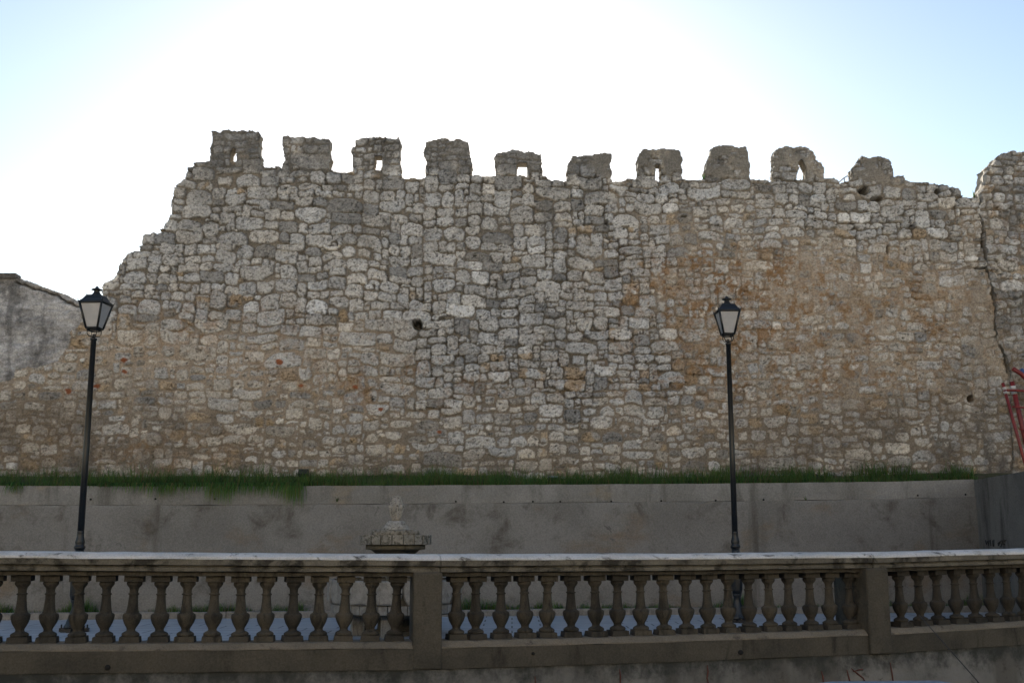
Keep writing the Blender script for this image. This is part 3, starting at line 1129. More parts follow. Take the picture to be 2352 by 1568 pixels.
def build_grass():
    r = random.Random(99)
    g = Blades()
    N = 26000
    for _ in range(N):
        x = r.uniform(-10.5, CX + 0.1)
        yr, yc = ret_y(x) + 0.03, WY0 + WK * x - 0.02
        f = r.random() ** 1.3
        y = yr + (yc - yr) * f
        dens = float(fbm(np.array([x]), np.array([y]), 0.55, 71, 3)[0])
        if f > 0.8 and r.random() < 0.5:
            continue
        zt = ret_top(x) - 0.02 + 0.24 * f * f
        h = (0.09 + 0.55 * max(0, dens - 0.30)) * r.uniform(0.45, 1.4) * (1.1 if x < -3.5 else 0.95)
        if dens < 0.36 and r.random() < 0.6:
            continue
        a = r.uniform(0, 6.283)
        d = Vector((math.cos(a), math.sin(a), 0))
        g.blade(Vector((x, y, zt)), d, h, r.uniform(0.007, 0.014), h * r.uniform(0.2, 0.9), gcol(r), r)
    # tufts hanging over the edge on the left
    for px, dep, cnt, half in ((320, 0.10, 90, 50), (372, 0.16, 150, 30), (405, 0.13, 110, 22), (452, 0.10, 90, 26), (497, 0.20, 150, 14), (520, 0.24, 170, 16), (555, 0.13, 120, 26), (600, 0.15, 130, 22), (640, 0.17, 120, 18), (668, 0.24, 190, 12), (683, 0.28, 150, 8), (36, 0.12, 90, 14), (250, 0.05, 60, 60)):
        for _ in range(int(cnt * 0.6)):
            p = on_wall(px + r.gauss(0, half * 0.6), 1116, RY0, RK)
            x = p.x
            q = Vector((x, ret_y(x) + r.uniform(0.0, 0.12), ret_top(x)))
            d = Vector((r.gauss(0, 0.45), -1, 0)).normalized()
            L = dep * r.uniform(0.25, 1.3)
            b = len(g.v)
            side = Vector((1, 0.1, 0)) * r.uniform(0.004, 0.008)
            col = gcol(r)
            for f, up, outw in ((0, 0, 0), (0.3, 0.07, 0.10), (0.65, -0.02, 0.17), (1.0, -1.0, 0.19)):
                c = q + d * outw * (0.8 + L) + Vector((0, 0, up * 1.0 if f < 1 else -L))
                if f == 0.65:
                    c.z = q.z - 0.3 * L
                k = 1 - f * 0.9
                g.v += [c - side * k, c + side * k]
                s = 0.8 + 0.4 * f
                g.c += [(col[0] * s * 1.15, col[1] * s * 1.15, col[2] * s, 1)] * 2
            for i in range(3):
                a = b + 2 * i
                g.f.append((a, a + 1, a + 3, a + 2))
    o = g.build('bank_grass')
    tag(o, 'dense green grass growing between the retaining wall and the castle wall', 'grass', kind='stuff')
    g = Blades()
    for _ in range(9000):
        x = r.uniform(-9.5, CX - 0.1)
        y = ret_y(x) - r.uniform(0.04, 0.36)
        dens = float(fbm(np.array([x]), np.array([0.0]), 0.45, 75, 3)[0])
        if r.random() > (dens - 0.30) * 3.4:
            continue
        h = (0.08 + 0.5 * max(0, dens - 0.42)) * r.uniform(0.5, 1.3)
        a = r.uniform(0, 6.283)
        g.blade(Vector((x, y, 0.06)), Vector((math.cos(a), math.sin(a), 0)), h, r.uniform(0.008, 0.016), h * r.uniform(0.2, 0.8), gcol(r), r)
    o = g.build('kerb_grass')
    tag(o, 'patchy weeds and grass growing behind the plaza kerb', 'grass', kind='stuff')


build_grass()


def weed(p, label, n, size, seed, droop=0.6):
    r = random.Random(seed)
    g = Blades()
    for _ in range(n):
        a = r.uniform(0, 6.283)
        d = Vector((math.cos(a), math.sin(a) * 0.6 - 0.25, 0)).normalized()
        h = size * r.uniform(0.4, 1.1)
        g.blade(Vector((0, 0, 0)) + d * 0.01, d, h, size * 0.16, h * r.uniform(0.3, 1.2) * droop / 0.6, gcol(r), r)
    o = g.build('weed')
    o.location = p
    tag(o, label, 'weed', 'weeds rooted in the walls')
    return o


LEDGE_Y = RY0 - 0.012
weed(on_wall(774, 1151, LEDGE_Y, RK), 'small two armed weed on the wall ledge left of the fountain', 9, 0.10, 1)
weed(on_wall(1224, 1157, LEDGE_Y, RK), 'flat little weed on the wall ledge right of the fountain', 9, 0.06, 2)
weed(on_wall(1851, 1148, LEDGE_Y, RK), 'thin weed on the wall ledge right of the right lamp post', 9, 0.09, 3)
weed(on_wall(2246, 1092, 20.1, WK), 'bushy green weed at the foot of the tower by the corner', 40, 0.2, 4)
weed(on_wall(1616, 412, 19.98, WK), 'tiny plant at the left foot of the tall tapered merlon', 10, 0.14, 5, 0.3)
weed(on_wall(2238, 457, 20.02, WK), 'wispy dry stalk growing in the notch beside the tower', 5, 0.2, 6, 0.15)


# ------------------------------------------------------------------ floodlights in the grass
def floodlight(px, py, label, rz, glass):
    p = on_wall(px, py, 19.55 if px < 1000 else 19.6, 0.06)
    root = empty('floodlight', (p.x, p.y, p.z - 0.10), label, 'floodlight', rz, 'floodlights in the grass strip')
    b = MB()
    tilt = Matrix.Rotation(R(-50), 3, 'X')
    b.box((0, 0, 0.11), (0.2, 0.08, 0.15), 0, 0.86, tilt)
    b.build('housing', M['dark_metal'], root, 0.008)
    b = MB()
    b.tube([(-0.12, 0, 0.11), (-0.12, 0, 0), (0.12, 0, 0), (0.12, 0, 0.11)], 0.01, 8)
    b.build('bracket', M['dark_metal'], root)
    b = MB()
    b.box((0, 0.046 * 1.0, 0.146), (0.16, 0.006, 0.115), 0, 1, tilt)
    b.build('glass', glass, root)
    return root


def glass_mat():
    t = NT('floodlight_glass')
    return t.done((0.20, 0.27, 0.30), 0.12, None, 0.6)


M['flood'] = glass_mat()
floodlight(697, 1087, 'black floodlight tilted in the sunlit grass above the left wall', R(8), M['flood'])
floodlight(1270, 1104, 'floodlight with a pale glass face at the middle of the grass', R(-175), M['flood'])
floodlight(1868, 1098, 'dark floodlight half buried in grass right of the right lamp post', R(5), M['flood'])


# ------------------------------------------------------------------ street lamps
def build_lamp(px, py, top_py, rz, label):
    base = on_floor(px, py)
    d = ray(px, top_py)
    t = base.y / d.y
    H = EYE + d.z * t                     # overall height from the photo
    root = empty('street_lamp', base, label, 'street lamp', 0, 'street lamps on the plaza')
    zl = H - 0.735                          # top of the post
    b = MB()
    b.box((0, 0, 0.02), (0.26, 0.26, 0.04))
    for a in (0, 90, 180, 270):
        c, s = math.cos(R(a)), math.sin(R(a))
        b.box((0.145 * c, 0.145 * s, 0.025), (0.09, 0.06, 0.05), R(a))
        b.tube([(0.17 * c, 0.17 * s, 0.05), (0.17 * c, 0.17 * s, 0.095)], 0.011, 8)
    b.lathe([(0.135, 0.04), (0.135, 0.07), (0.115, 0.10), (0.095, 0.16), (0.07, 0.24), (0.05, 0.30), (0.05, 0.36), (0.066, 0.385), (0.066, 0.41)], 24)
    b.lathe([(0.068, 0.41), (0.084, 0.47), (0.086, 0.78), (0.068, 0.86), (0.062, 1.0), (0.058, 1.06)], 48, flute=8, depth=0.10)
    b.lathe([(0.058, 1.06), (0.072, 1.075), (0.076, 1.09), (0.072, 1.105), (0.055, 1.12), (0.060, 1.14), (0.064, 1.16), (0.056, 1.19), (0.046, 1.23), (0.043, 1.27), (0.046, 1.28), (0.046, 1.30), (0.040, 1.31)], 24)
    b.build('cast_base', M['iron'], root)
    b = MB()
    b.lathe([(0.044, 1.30), (0.041, zl * 0.6), (0.036, zl - 0.03), (0.046, zl - 0.025), (0.046, zl), (0.012, zl + 0.005)], 32, flute=8, depth=0.07)
    b.build('post', M['iron'], root)
    lan = MB()
    lan.lathe([(0.022, zl), (0.02, zl + 0.05), (0.012, zl + 0.06)], 12)
    w0, w1 = 0.165, 0.315
    z0, z1 = zl + 0.135, zl + 0.480
    fr = lan
    s2 = math.sqrt(2)
    for a in (45, 135, 225, 315):         # bracket legs and corner bars
        c, s = math.cos(R(a)), math.sin(R(a))
        fr.tube([(0.02 * c, 0.02 * s, zl + 0.02), (0.075 * c, 0.075 * s, zl + 0.03), (0.095 * c, 0.095 * s, zl + 0.06), (0.098 * c, 0.098 * s, z0)], 0.007, 8)
        fr.tube([(w0 / s2 * c, w0 / s2 * s, z0), (w1 / s2 * c, w1 / s2 * s, z1)], 0.017, 6)

    def ring(w, z, r):
        q = w / 2
        pts = [(-q, -q), (q, -q), (q, q), (-q, q)]
        for i in range(4):
            a, b2 = pts[i], pts[(i + 1) % 4]
            fr.tube([(a[0], a[1], z), (b2[0], b2[1], z)], r, 6)
    ring(w0, z0, 0.016)
    ring(w0 * 0.86, z0 - 0.028, 0.008)
    ring(w1, z1, 0.016)
    lantern = fr.build('lantern_frame', M['iron'], root)
    lantern.rotation_euler = (0, 0, rz)
    rf = MB()
    ov = 0.355
    rf.frustum4(z1 + 0.004, ov, z1 + 0.022, ov * 0.97)
    rf.frustum4(z1 + 0.022, ov * 0.93, z1 + 0.06, ov * 0.74)
    rf.frustum4(z1 + 0.06, ov * 0.74, z1 + 0.118, ov * 0.55)
    q = ov / 2
    for x in (-1, 1):
        for y in (-1, 1):
            rf.tube([(x * q * 0.96, y * q * 0.96, z1 + 0.012), (x * q * 1.02, y * q * 1.02, z1 + 0.05)], [0.008, 0.003], 6)
            rf.tube([(x * q * 0.53, y * q * 0.53, z1 + 0.115), (x * q * 0.55, y * q * 0.55, z1 + 0.14)], [0.006, 0.003], 6)
    o = rf.build('lantern_roof', M['iron'], root)
    o.rotation_euler = (0, 0, rz)
    fb = MB()
    zz = z1 + 0.118
    fb.lathe([(0.085, zz), (0.06, zz + 0.02), (0.042, zz + 0.045), (0.036, zz + 0.07), (0.074, zz + 0.078), (0.076, zz + 0.088), (0.045, zz + 0.1), (0.024, zz + 0.108), (0.024, zz + 0.122), (0.008, zz + 0.134)], 24)
    fb.build('finial', M['iron'], root)
    for i in range(4):                    # four panes
        c0, c1 = w0 / 2 - 0.004, w1 / 2 - 0.004
        zA, zB = z0 + 0.008, z1 - 0.008
        pts = [(-c0 + 0.006, -c0, zA), (c0 - 0.006, -c0, zA), (c1 - 0.006, -c1, zB), (-c1 + 0.006, -c1, zB)]
        inn = [(x, y + 0.004, z) for x, y, z in pts]
        pb = MB().add(pts + inn, [(0, 1, 2, 3), (7, 6, 5, 4), (0, 4, 5, 1), (1, 5, 6, 2), (2, 6, 7, 3), (3, 7, 4, 0)])
        o = pb.build('glass_pane', M['pane'], root)
        o.rotation_euler = (0, 0, rz + i * math.pi / 2)
    return root


build_lamp(170, 1450, 657, R(-6), 'black street lamp in front of the plaster gable, lantern turned askew')
build_lamp(1695, 1428, 680, R(2), 'black street lamp on the right in front of rust stained stonework')


# ------------------------------------------------------------------ fountain
def build_fountain():
    base = on_floor(905, 1456)
    root = empty('fountain', base, 'round stone drinking fountain with petal carved basin and finial top', 'fountain')
    S = base.y / 14.0
    g, dk = M['fountain'], M['fountain_dark']
    b = MB()
    b.lathe([(0.33, 0.0), (0.33, 0.05), (0.21, 0.06), (0.20, 0.20), (0.24, 0.24)], 12, smooth=False)
    b.build('pedestal', dk, root)
    for a in (200, 265, 330, 35, 90, 150):
        c, s = math.cos(R(a)), math.sin(R(a))
        b = MB()
        b.box((0.47 * c, 0.47 * s, 0.125), (0.13, 0.12, 0.25), R(a))
        b.build('support_block', g, root, 0.008)
    b = MB()
    b.lathe([(0.30, 0.20), (0.56, 0.245), (0.70, 0.26), (0.735, 0.28), (0.735, 0.66), (0.64, 0.66), (0.62, 0.40), (0.1, 0.36)], 48)
    b.build('basin', dk, root)
    N = 14
    b = MB()
    for i in range(N * 3):
        a0 = 2 * math.pi * i / (N * 3)
        c, s = math.cos(a0), math.sin(a0)
        w = 2 * math.pi * 0.755 / (N * 3) - 0.006
        b.box((0.75 * c, 0.75 * s, 0.335), (0.05, w, 0.105), a0)
    b.build('dentil_ring', g, root, 0.004)
    for i in range(N):
        a0 = 2 * math.pi * (i + 0.5) / N
        w = 2 * math.pi * 0.775 / N - 0.008
        pts2 = []
        for t in range(13):
            f = t / 12
            hw = w / 2 * (0.62 + 0.38 * math.sin(math.pi * min(1, f * 1.15 + 0.02)) ** 0.6) if f < 0.86 else w / 2 * (0.62 + 0.38 * math.sin(math.pi * min(1, f * 1.15 + 0.02)) ** 0.6)
            hw = w / 2 * (0.45 + 0.55 * math.sin(math.pi * (0.10 + 0.72 * f)) ** 0.8)
            pts2.append((hw, 0.40 + 0.285 * f))
        left = [(-h, z) for h, z in pts2]
        loop = pts2 + left[::-1]
        n = len(loop)
        fr, bk = [(0.80, y, z) for y, z in loop], [(0.74, y, z) for y, z in loop]
        inn = [(0.815, y * 0.82, 0.5425 + (z - 0.5425) * 0.86) for y, z in loop]
        pb = MB().add(fr + bk + inn, [tuple(range(2 * n, 3 * n))] + [(k, (k + 1) % n, 2 * n + (k + 1) % n, 2 * n + k) for k in range(n)]
                      + [(k, n + k, n + (k + 1) % n, (k + 1) % n) for k in range(n)])
        o = pb.build('petal', g, root)
        o.rotation_euler = (0, 0, a0)
    b = MB()
    b.lathe([(0.16, 0.36), (0.15, 0.5), (0.11, 0.62), (0.10, 0.80), (0.15, 0.92), (0.22, 0.98)], 24)
    b.build('column', dk, root)
    b = MB()
    b.lathe([(0.22, 0.98), (0.30, 1.045), (0.37, 1.055), (0.37, 1.115)], 48)
    b.build('under_dish', dk, root)
    b = MB()
    NS = 20
    for i in range(NS):
        a0 = 2 * math.pi * (i + 0.5) / NS
        ri, ro = 0.05, 0.445
        h = math.pi / NS - 0.016
        pts = []
        for z in (1.115, 1.232):
            for rr, aa in ((ri, a0 - h), (ro, a0 - h), (ro, a0 + h), (ri, a0 + h)):
                pts.append((rr * math.cos(aa), rr * math.sin(aa), z))
        b.add(pts, [(3, 2, 1, 0), (4, 5, 6, 7), (0, 1, 5, 4), (1, 2, 6, 5), (2, 3, 7, 6), (3, 0, 4, 7)])
    b.lathe([(0.425, 1.118), (0.425, 1.226)], 48)
    b.build('upper_disc', M['fountain_mid'], root, 0.004)
    b = MB()
    b.lathe([(0.29, 1.23), (0.30, 1.24), (0.30, 1.285), (0.285, 1.295), (0.18, 1.30)], 160, flute=40, depth=0.05)
    b.build('rope_ring', M['fountain_mid'], root)
    b = MB()
    b.lathe([(0.18, 1.295), (0.175, 1.315), (0.14, 1.36), (0.105, 1.405), (0.09, 1.412), (0.05, 1.414)], 32)
    b.build('dome', M['fountain_pale'], root)
    b = MB()
    b.lathe([(0.055, 1.41), (0.062, 1.44), (0.085, 1.52), (0.098, 1.565), (0.108, 1.60), (0.09, 1.62), (0.072, 1.66), (0.058, 1.70), (0.055, 1.725), (0.02, 1.73)], 96, flute=14, depth=0.16)
    b.build('finial', M['fountain_pale'], root)
    for o in root.children:
        pass
    root.scale = (S, S, S * 0.972)


build_fountain()


# ------------------------------------------------------------------ balustrade
def build_balustrade():
    root = empty('stone_balustrade', (0, 10.6, 0), 'weathered stone balustrade with coping coloured pale as skylit across the foreground', 'balustrade')
    loc = Vector(root.location)

    def fix(o):
        o.location = Vector(o.location) - loc
        return o

    def stations(pa, pb, step=0.11, off=0.2):
        st = []
        # walk along the pieces
        knots = [pa] + [x for x in BLX if pa < x < pb] + [pb]
        P = [bl_at(knots[0], off)[0]] + [BP[BLX.index(x)] for x in knots[1:-1]] + [bl_at(knots[-1], off)[0]]
        for i in range(len(P) - 1):
            L = (P[i + 1] - P[i]).length
            n = max(2, int(L / step))
            d = (P[i + 1] - P[i]).normalized()
            o = Vector((d.y, -d.x, 0)).normalized()
            for k in range(n if i < len(P) - 2 else n + 1):
                st.append((P[i].lerp(P[i + 1], k / n), o))
        return st
    P1 = (1415 / 1.49, 1523 / 1.49)
    P2 = (2966 / 1.49, 3050 / 1.49)
    # coping in lengths that butt over the pillars
    joins = [-880, -300, 1012, 2013, 3090]
    K = 0.946
    top = [(0.0, 0.0), (0.10, -0.004), (0.160, -0.016), (0.198, -0.040), (0.206, -0.058), (0.19, -0.063)]
    low = [(0.20, -0.060), (0.202, -0.112), (0.17, -0.117), (0.16, -0.130), (0.18, -0.138), (0.18, -0.170), (0.145, -0.176)]
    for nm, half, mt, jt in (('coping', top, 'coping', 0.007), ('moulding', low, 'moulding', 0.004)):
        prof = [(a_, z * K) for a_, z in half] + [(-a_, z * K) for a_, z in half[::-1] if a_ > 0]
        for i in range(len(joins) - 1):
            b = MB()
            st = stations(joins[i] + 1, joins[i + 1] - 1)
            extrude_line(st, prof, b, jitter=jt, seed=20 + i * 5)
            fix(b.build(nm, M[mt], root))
    fz = [(0.13, -0.174 * K), (0.13, -0.215 * K), (-0.13, -0.215 * K), (-0.13, -0.174 * K)]
    for a, c in ((-880, P1[0] + 14), (P1[1] - 14, P2[0] + 14), (P2[1] - 14, 3090)):
        b = MB()
        extrude_line(stations(a, c, 0.05), fz, b, jitter=0.010, seed=50)
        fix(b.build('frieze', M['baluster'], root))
        b = MB()
        led = [(0.10, -0.826), (0.14, -0.828), (0.152, -0.835), (0.196, -0.874), (0.198, -0.885), (0.15, -0.887), (-0.14, -0.887), (-0.14, -0.826)]
        extrude_line(stations(a, c), [(q, z * K) for q, z in led], b, jitter=0.006, seed=60)
        fix(b.build('ledge', M['ledge'], root))
        b = MB()
        pl = [(0.196, -0.888), (0.196, -1.08), (-0.2, -1.08), (-0.2, -0.888)]
        extrude_line(stations(a, c), [(q, z * K) for q, z in pl], b, jitter=0.006, seed=64)
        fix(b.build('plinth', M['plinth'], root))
    # pillars
    for pa, pb, dep, proud in ((P1[0], P1[1], 0.40, 0.21), (P2[0] + 2, P2[1], 0.62, 0.23), (-620, -560, 0.4, 0.21)):
        A, d = bl_at(pa, proud)
        B, _ = bl_at(pb, proud)
        mid = (A + B) / 2
        w = (B - A).length
        o = Vector((d.y, -d.x, 0)).normalized()
        c = mid + o * (proud - dep / 2)
        b = MB()
        zb, zt = mid.z - 1.083 * 0.946, mid.z - 0.172 * 0.946
        rz = math.atan2(d.y, d.x)
        b.box((c.x, c.y, (zb + zt) / 2), (w, dep, zt - zb), rz)
        fix(b.build('pillar', M['plinth'], root, 0.018))
    # balusters: four casts, each worn its own way
    variants = []
    for v in range(4):
        b = MB()
        b.box((0, 0, -0.03), (0.168, 0.168, 0.06))
        b.lathe([(0.060, -0.058), (0.068, -0.066), (0.068, -0.084), (0.058, -0.10), (0.043, -0.118), (0.039, -0.135), (0.0375, -0.164), (0.047, -0.168), (0.049, -0.174), (0.047, -0.18), (0.039, -0.184),
                 (0.041, -0.22), (0.046, -0.28), (0.052, -0.325), (0.059, -0.345), (0.074, -0.353), (0.082, -0.362), (0.084, -0.378), (0.081, -0.40), (0.070, -0.435), (0.054, -0.465), (0.042, -0.485),
                 (0.038, -0.50), (0.042, -0.512), (0.060, -0.520), (0.075, -0.530), (0.080, -0.542), (0.077, -0.554), (0.068, -0.560)], 28)
        b.box((0, 0, -0.586), (0.182, 0.182, 0.054), 0, 0.93)
        vv = np.array(b.v)
        ang = np.arctan2(vv[:, 1], vv[:, 0])
        k = 1 + (fbm(ang * 0.35 + v * 5, vv[:, 2] + v * 2.3, 0.14, 60 + v, 3) - 0.5) * 0.13
        vv[:, 0] *= k
        vv[:, 1] *= k
        vv[:, 2] += (fbm(vv[:, 0] + v, vv[:, 1], 0.09, 66 + v, 2) - 0.5) * 0.012
        b.v = [tuple(q) for q in vv]
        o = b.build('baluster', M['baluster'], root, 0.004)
        variants.append(o)
    src = [-960, -868, -776, -684, -592, -500, -404, -310, -215, -118, -20, 76, 173, 272, 365, 460, 553, 642, 736, 824, 914, 1006, 1093, 1184, 1274, 1361,
           1563, 1628, 1714, 1793, 1875, 1953, 2035, 2113, 2191, 2269, 2345, 2418, 2491, 2561, 2629, 2697, 2770, 2836, 2904,
           3076, 3142, 3205, 3269, 3332, 3388, 3445, 3499, 3552, 3604, 3655, 3705, 3754, 3802, 3849, 3895]
    r = random.Random(12)
    for i, sx in enumerate(src):
        p, d = bl_at(sx / 1.4898)
        o = variants[i] if i < 4 else variants[r.choice((0, 1, 2, 3))].copy()
        if i >= 4:
            COL.objects.link(o)
            o.parent = root
        o.location = Vector((p.x, p.y, p.z - 0.214 * K)) - loc
        o.scale = (0.97, 0.97, K)
        o.rotation_euler = (r.gauss(0, 0.008), r.gauss(0, 0.012), math.atan2(d.y, d.x) + r.gauss(0, 0.06))
    # dark plugs for the shade of drain holes in the plinth
    for px, py, rr in ((258, 1532, 0.024), (1224, 1500, 0.016), (1696, 1497, 0.024)):
        p, d = bl_at(px, 0.2)
        o = Vector((d.y, -d.x, 0)).normalized()
        q = p + o * 0.200
        dd = ray(px, py)
        z = EYE + dd.z * q.y / dd.y
        b = MB()
        q = Vector((q.x, q.y, z))
        b.tube([q - o * 0.03, q + o * 0.006], rr, 14)
        fix(b.build('drain_hole_shade', M['hole'], root))


build_balustrade()


def build_street_wall():
    root = empty('street_wall', (0, 10.4, STREET), 'stained whitewashed wall with red paint marks under the balustrade', 'wall')
    loc = Vector(root.location)
    b = MB()
    st = []
    for i in range(len(BP) - 1):
        d = (BP[i + 1] - BP[i]).normalized()
        o = Vector((d.y, -d.x, 0)).normalized()
        n = int((BP[i + 1] - BP[i]).length / 0.12)
        for k in range(n + (i == len(BP) - 2)):
            st.append((BP[i].lerp(BP[i + 1], k / n), o))
    extrude_line(st, [(0.18, -1.024), (0.185, -1.5), (0.20, -2.5), (-0.25, -2.5), (-0.25, -1.024)], b, jitter=0.01, seed=80)
    o = b.build('wall_face', M['street_wall'], root)
    o.location = -loc

    def on_face(px, py):
        p, d = bl_at(px, 0.19)
        n = Vector((d.y, -d.x, 0)).normalized()
        q = p + n * 0.190
        dd = ray(px, py)
        return Vector((q.x, q.y, EYE + dd.z * q.y / dd.y))
    for path in ([(1619, 1526), (1621, 1541), (1618, 1556), (1622, 1575)], [(1878, 1540), (1881, 1553), (1882, 1575)], [(1936, 1537), (1940, 1556), (1943, 1575)],
                 [(1946, 1534), (1960, 1546), (1972, 1556), (1980, 1575)], [(1950, 1541), (1964, 1537), (1972, 1536)], [(2035, 1520), (2038, 1545), (2040, 1570)],
                 [(1420, 1535), (1422, 1552), (1421, 1572)], [(1228, 1552), (1230, 1572)]):
        b = MB()
        b.tube([on_face(*q) for q in path], [0.004, 0.008] + [0.007] * (len(path) - 2), 6)
        o = b.build('paint_stroke', M['red_paint'], root)
        o.location = -loc


build_street_wall()


# ------------------------------------------------------------------ red frame on the upper ground at right
def build_red_frame():
    D = 17.6

    def at(px, py, dy=0.0):
        d = ray(px, py)
        t = (D + dy) / d.y
        return Vector((d.x * t, d.y * t, EYE + d.z * t))
    foot = at(2372, 1085)
    root = empty('red_frame', foot, 'red painted metal pole frame with white bands leaning at right edge', 'scaffold frame')

    def part(name, mb, mat):
        o = mb.build(name, mat, root)
        o.location = -foot
    b = MB()
    b.tube([at(2303, 879), at(2351, 1051), at(2364, 1098)], 0.026, 10)
    part('pole', b, M['red'])
    b = MB()
    b.tube([at(2324, 876, 0.3), at(2352, 997, 0.3), at(2374, 1094, 0.3)], 0.040, 10)
    part('pole', b, M['red'])
    b = MB()
    b.tube([at(2313, 896, 0.15), at(2334, 896, 0.2), at(2420, 902, 0.2)], 0.022, 8)
    part('cross_bar', b, M['red'])
    b = MB()
    b.tube([at(2325, 934, 0.15), at(2420, 940, 0.2)], 0.014, 8)
    part('cross_bar', b, M['red'])
    b = MB()
    b.tube([at(2341, 985, 0.15), at(2420, 990, 0.2)], 0.014, 8)
    part('cross_bar', b, M['red'])
    b = MB()
    b.tube([at(2326, 846, 0.3), at(2345, 858, 0.3), at(2420, 935, 0.3)], 0.036, 10)
    part('strut', b, M['red'])
    b = MB()
    b.tube([at(2343, 850, 0.35), at(2420, 905, 0.35)], 0.05, 10)
    part('blue_strut', b, M['blue_paint'])
    for a, c, rr, dy in (((2306, 889), (2310, 904), 0.0285, 0), ((2326, 886), (2330, 905), 0.0435, 0.3)):
        b = MB()
        b.tube([at(*a, dy), at((a[0] + c[0]) / 2 - 0.3, (a[1] + c[1]) / 2 - 1.2, dy)], rr, 10)
        b.tube([at((a[0] + c[0]) / 2 + 0.5, (a[1] + c[1]) / 2 + 2, dy), at(*c, dy)], rr, 10)
        part('white_band', b, M['white_paint'])


build_red_frame()


# handrail on the wall walk
def build_rail():
    y = 20.95
    a, c = on_wall(1925, 421, y, WK), on_wall(1954, 400, y, WK)
    root = empty('metal_railing', (c.x, c.y, c.z - 0.3), 'thin metal handrail on the wall top left of the last merlon', 'railing')
    b = MB()
    b.tube([a, on_wall(1938, 409, y, WK), c, on_wall(1975, 398, y, WK)], 0.011, 8)
    o = b.build('handrail', M['steel'], root)
    o.location = -root.location
    for px, py in ((1939, 408.5), (1953, 400.5)):
        p = on_wall(px, py, y, WK)
        b = MB()
        b.tube([p, p - Vector((0, 0, 0.35))], 0.011, 8)
        o = b.build('rail_post', M['steel'], root)
        o.location = -root.location


build_rail()


# ------------------------------------------------------------------ car parked in the street just under the view
def build_car():
    base = bl_point(2262, 7.7, 1582)
    tip = bl_point(2110, 7.95, 1410)
    zr = base.z
    root = empty('parked_car', (base.x - 1.0, base.y - 0.1, STREET), 'pale car parked in the street below, its thin roof aerial showing', 'car', 0.28)
    top = zr - STREET
    b = MB()
    sec = [(-2.05, 0.62, 0.30, 0.72), (-1.95, 0.80, 0.24, 0.88), (-1.2, 0.84, 0.22, 0.95), (0.0, 0.85, 0.22, 0.96), (1.2, 0.85, 0.22, 0.98), (1.9, 0.82, 0.24, 0.95), (2.05, 0.66, 0.32, 0.80)]
    pts, faces = [], []
    for x, w, z0, z1 in sec:
        ring = [(w * 0.9, z0), (w, z0 + 0.12), (w, z1 - 0.12), (w * 0.93, z1)]
        pts += [(x, y, z) for y, z in ring] + [(x, -y, z) for y, z in ring[::-1]]
    for i in range(len(sec) - 1):
        for q in range(8):
            a_, c_ = i * 8 + q, i * 8 + (q + 1) % 8
            faces.append((a_, c_, c_ + 8, a_ + 8))
    faces += [tuple(range(8))[::-1], tuple(range(len(pts) - 8, len(pts)))]
    b.add(pts, faces, True)
    b.build('body', M['car_paint'], root)
    b = MB()
    rows = [(-0.95, 0.70, 0.94), (-0.35, 0.60, top - 0.03), (0.3, 0.62, top), (1.15, 0.60, top - 0.02), (1.75, 0.70, 0.95)]
    pts, faces = [], []
    for x, w, z in rows:
        pts += [(x, w, z - 0.05), (x, w - 0.06, z - 0.012), (x, 0.0, z), (x, -w + 0.06, z - 0.012), (x, -w, z - 0.05)]
    for i in range(len(rows) - 1):
        for q in range(4):
            a_ = i * 5 + q
            faces.append((a_, a_ + 5, a_ + 6, a_ + 1))
    for sy in (0, 4):
        w_ = [i * 5 + sy for i in range(len(rows))]
        faces.append(tuple(w_))
    b.add(pts, faces, True)
    b.build('roof', M['car_paint'], root)
    for sy in (-1, 1):
        b = MB()
        p = [(-0.80, 0.735, 0.955), (1.55, 0.735, 0.955), (1.12, 0.628, top - 0.09), (-0.33, 0.628, top - 0.09)]
        b.add([(x, sy * y, z) for x, y, z in p] + [(x, sy * (y - 0.02), z) for x, y, z in p], [(0, 1, 2, 3), (7, 6, 5, 4)] + [(k, 4 + k, 4 + (k + 1) % 4, (k + 1) % 4) for k in range(4)])
        b.build('side_window', M['window'], root)
        for x in (-1.3, 1.3):
            b = MB()
            b.tube([(x, sy * 0.68, 0.31), (x, sy * 0.87, 0.31)], 0.31, 24)
            wl = b.build('wheel', M['dark_metal'], root)
            b = MB()
            b.tube([(x, sy * 0.85, 0.31), (x, sy * 0.878, 0.31)], 0.19, 20)
            b.build('rim', M['steel'], wl)
    b = MB()
    b.tube([base - Vector((0, 0, 0.02)), base.lerp(tip, 0.12), base.lerp(tip, 0.5), tip], [0.012, 0.0042, 0.0033, 0.0025], 8)
    o = b.build('aerial', M['dark_metal'], root)
    o.matrix_parent_inverse = (Matrix.Translation(root.location) @ Matrix.Rotation(0.28, 4, 'Z')).inverted()


M['car_paint'] = iron('silver_blue_car_paint', (0.30, 0.36, 0.42), 0.25)
# ------------------------------------------------------------------ houses on the other side of the street
HOUSE_Y = -22.0


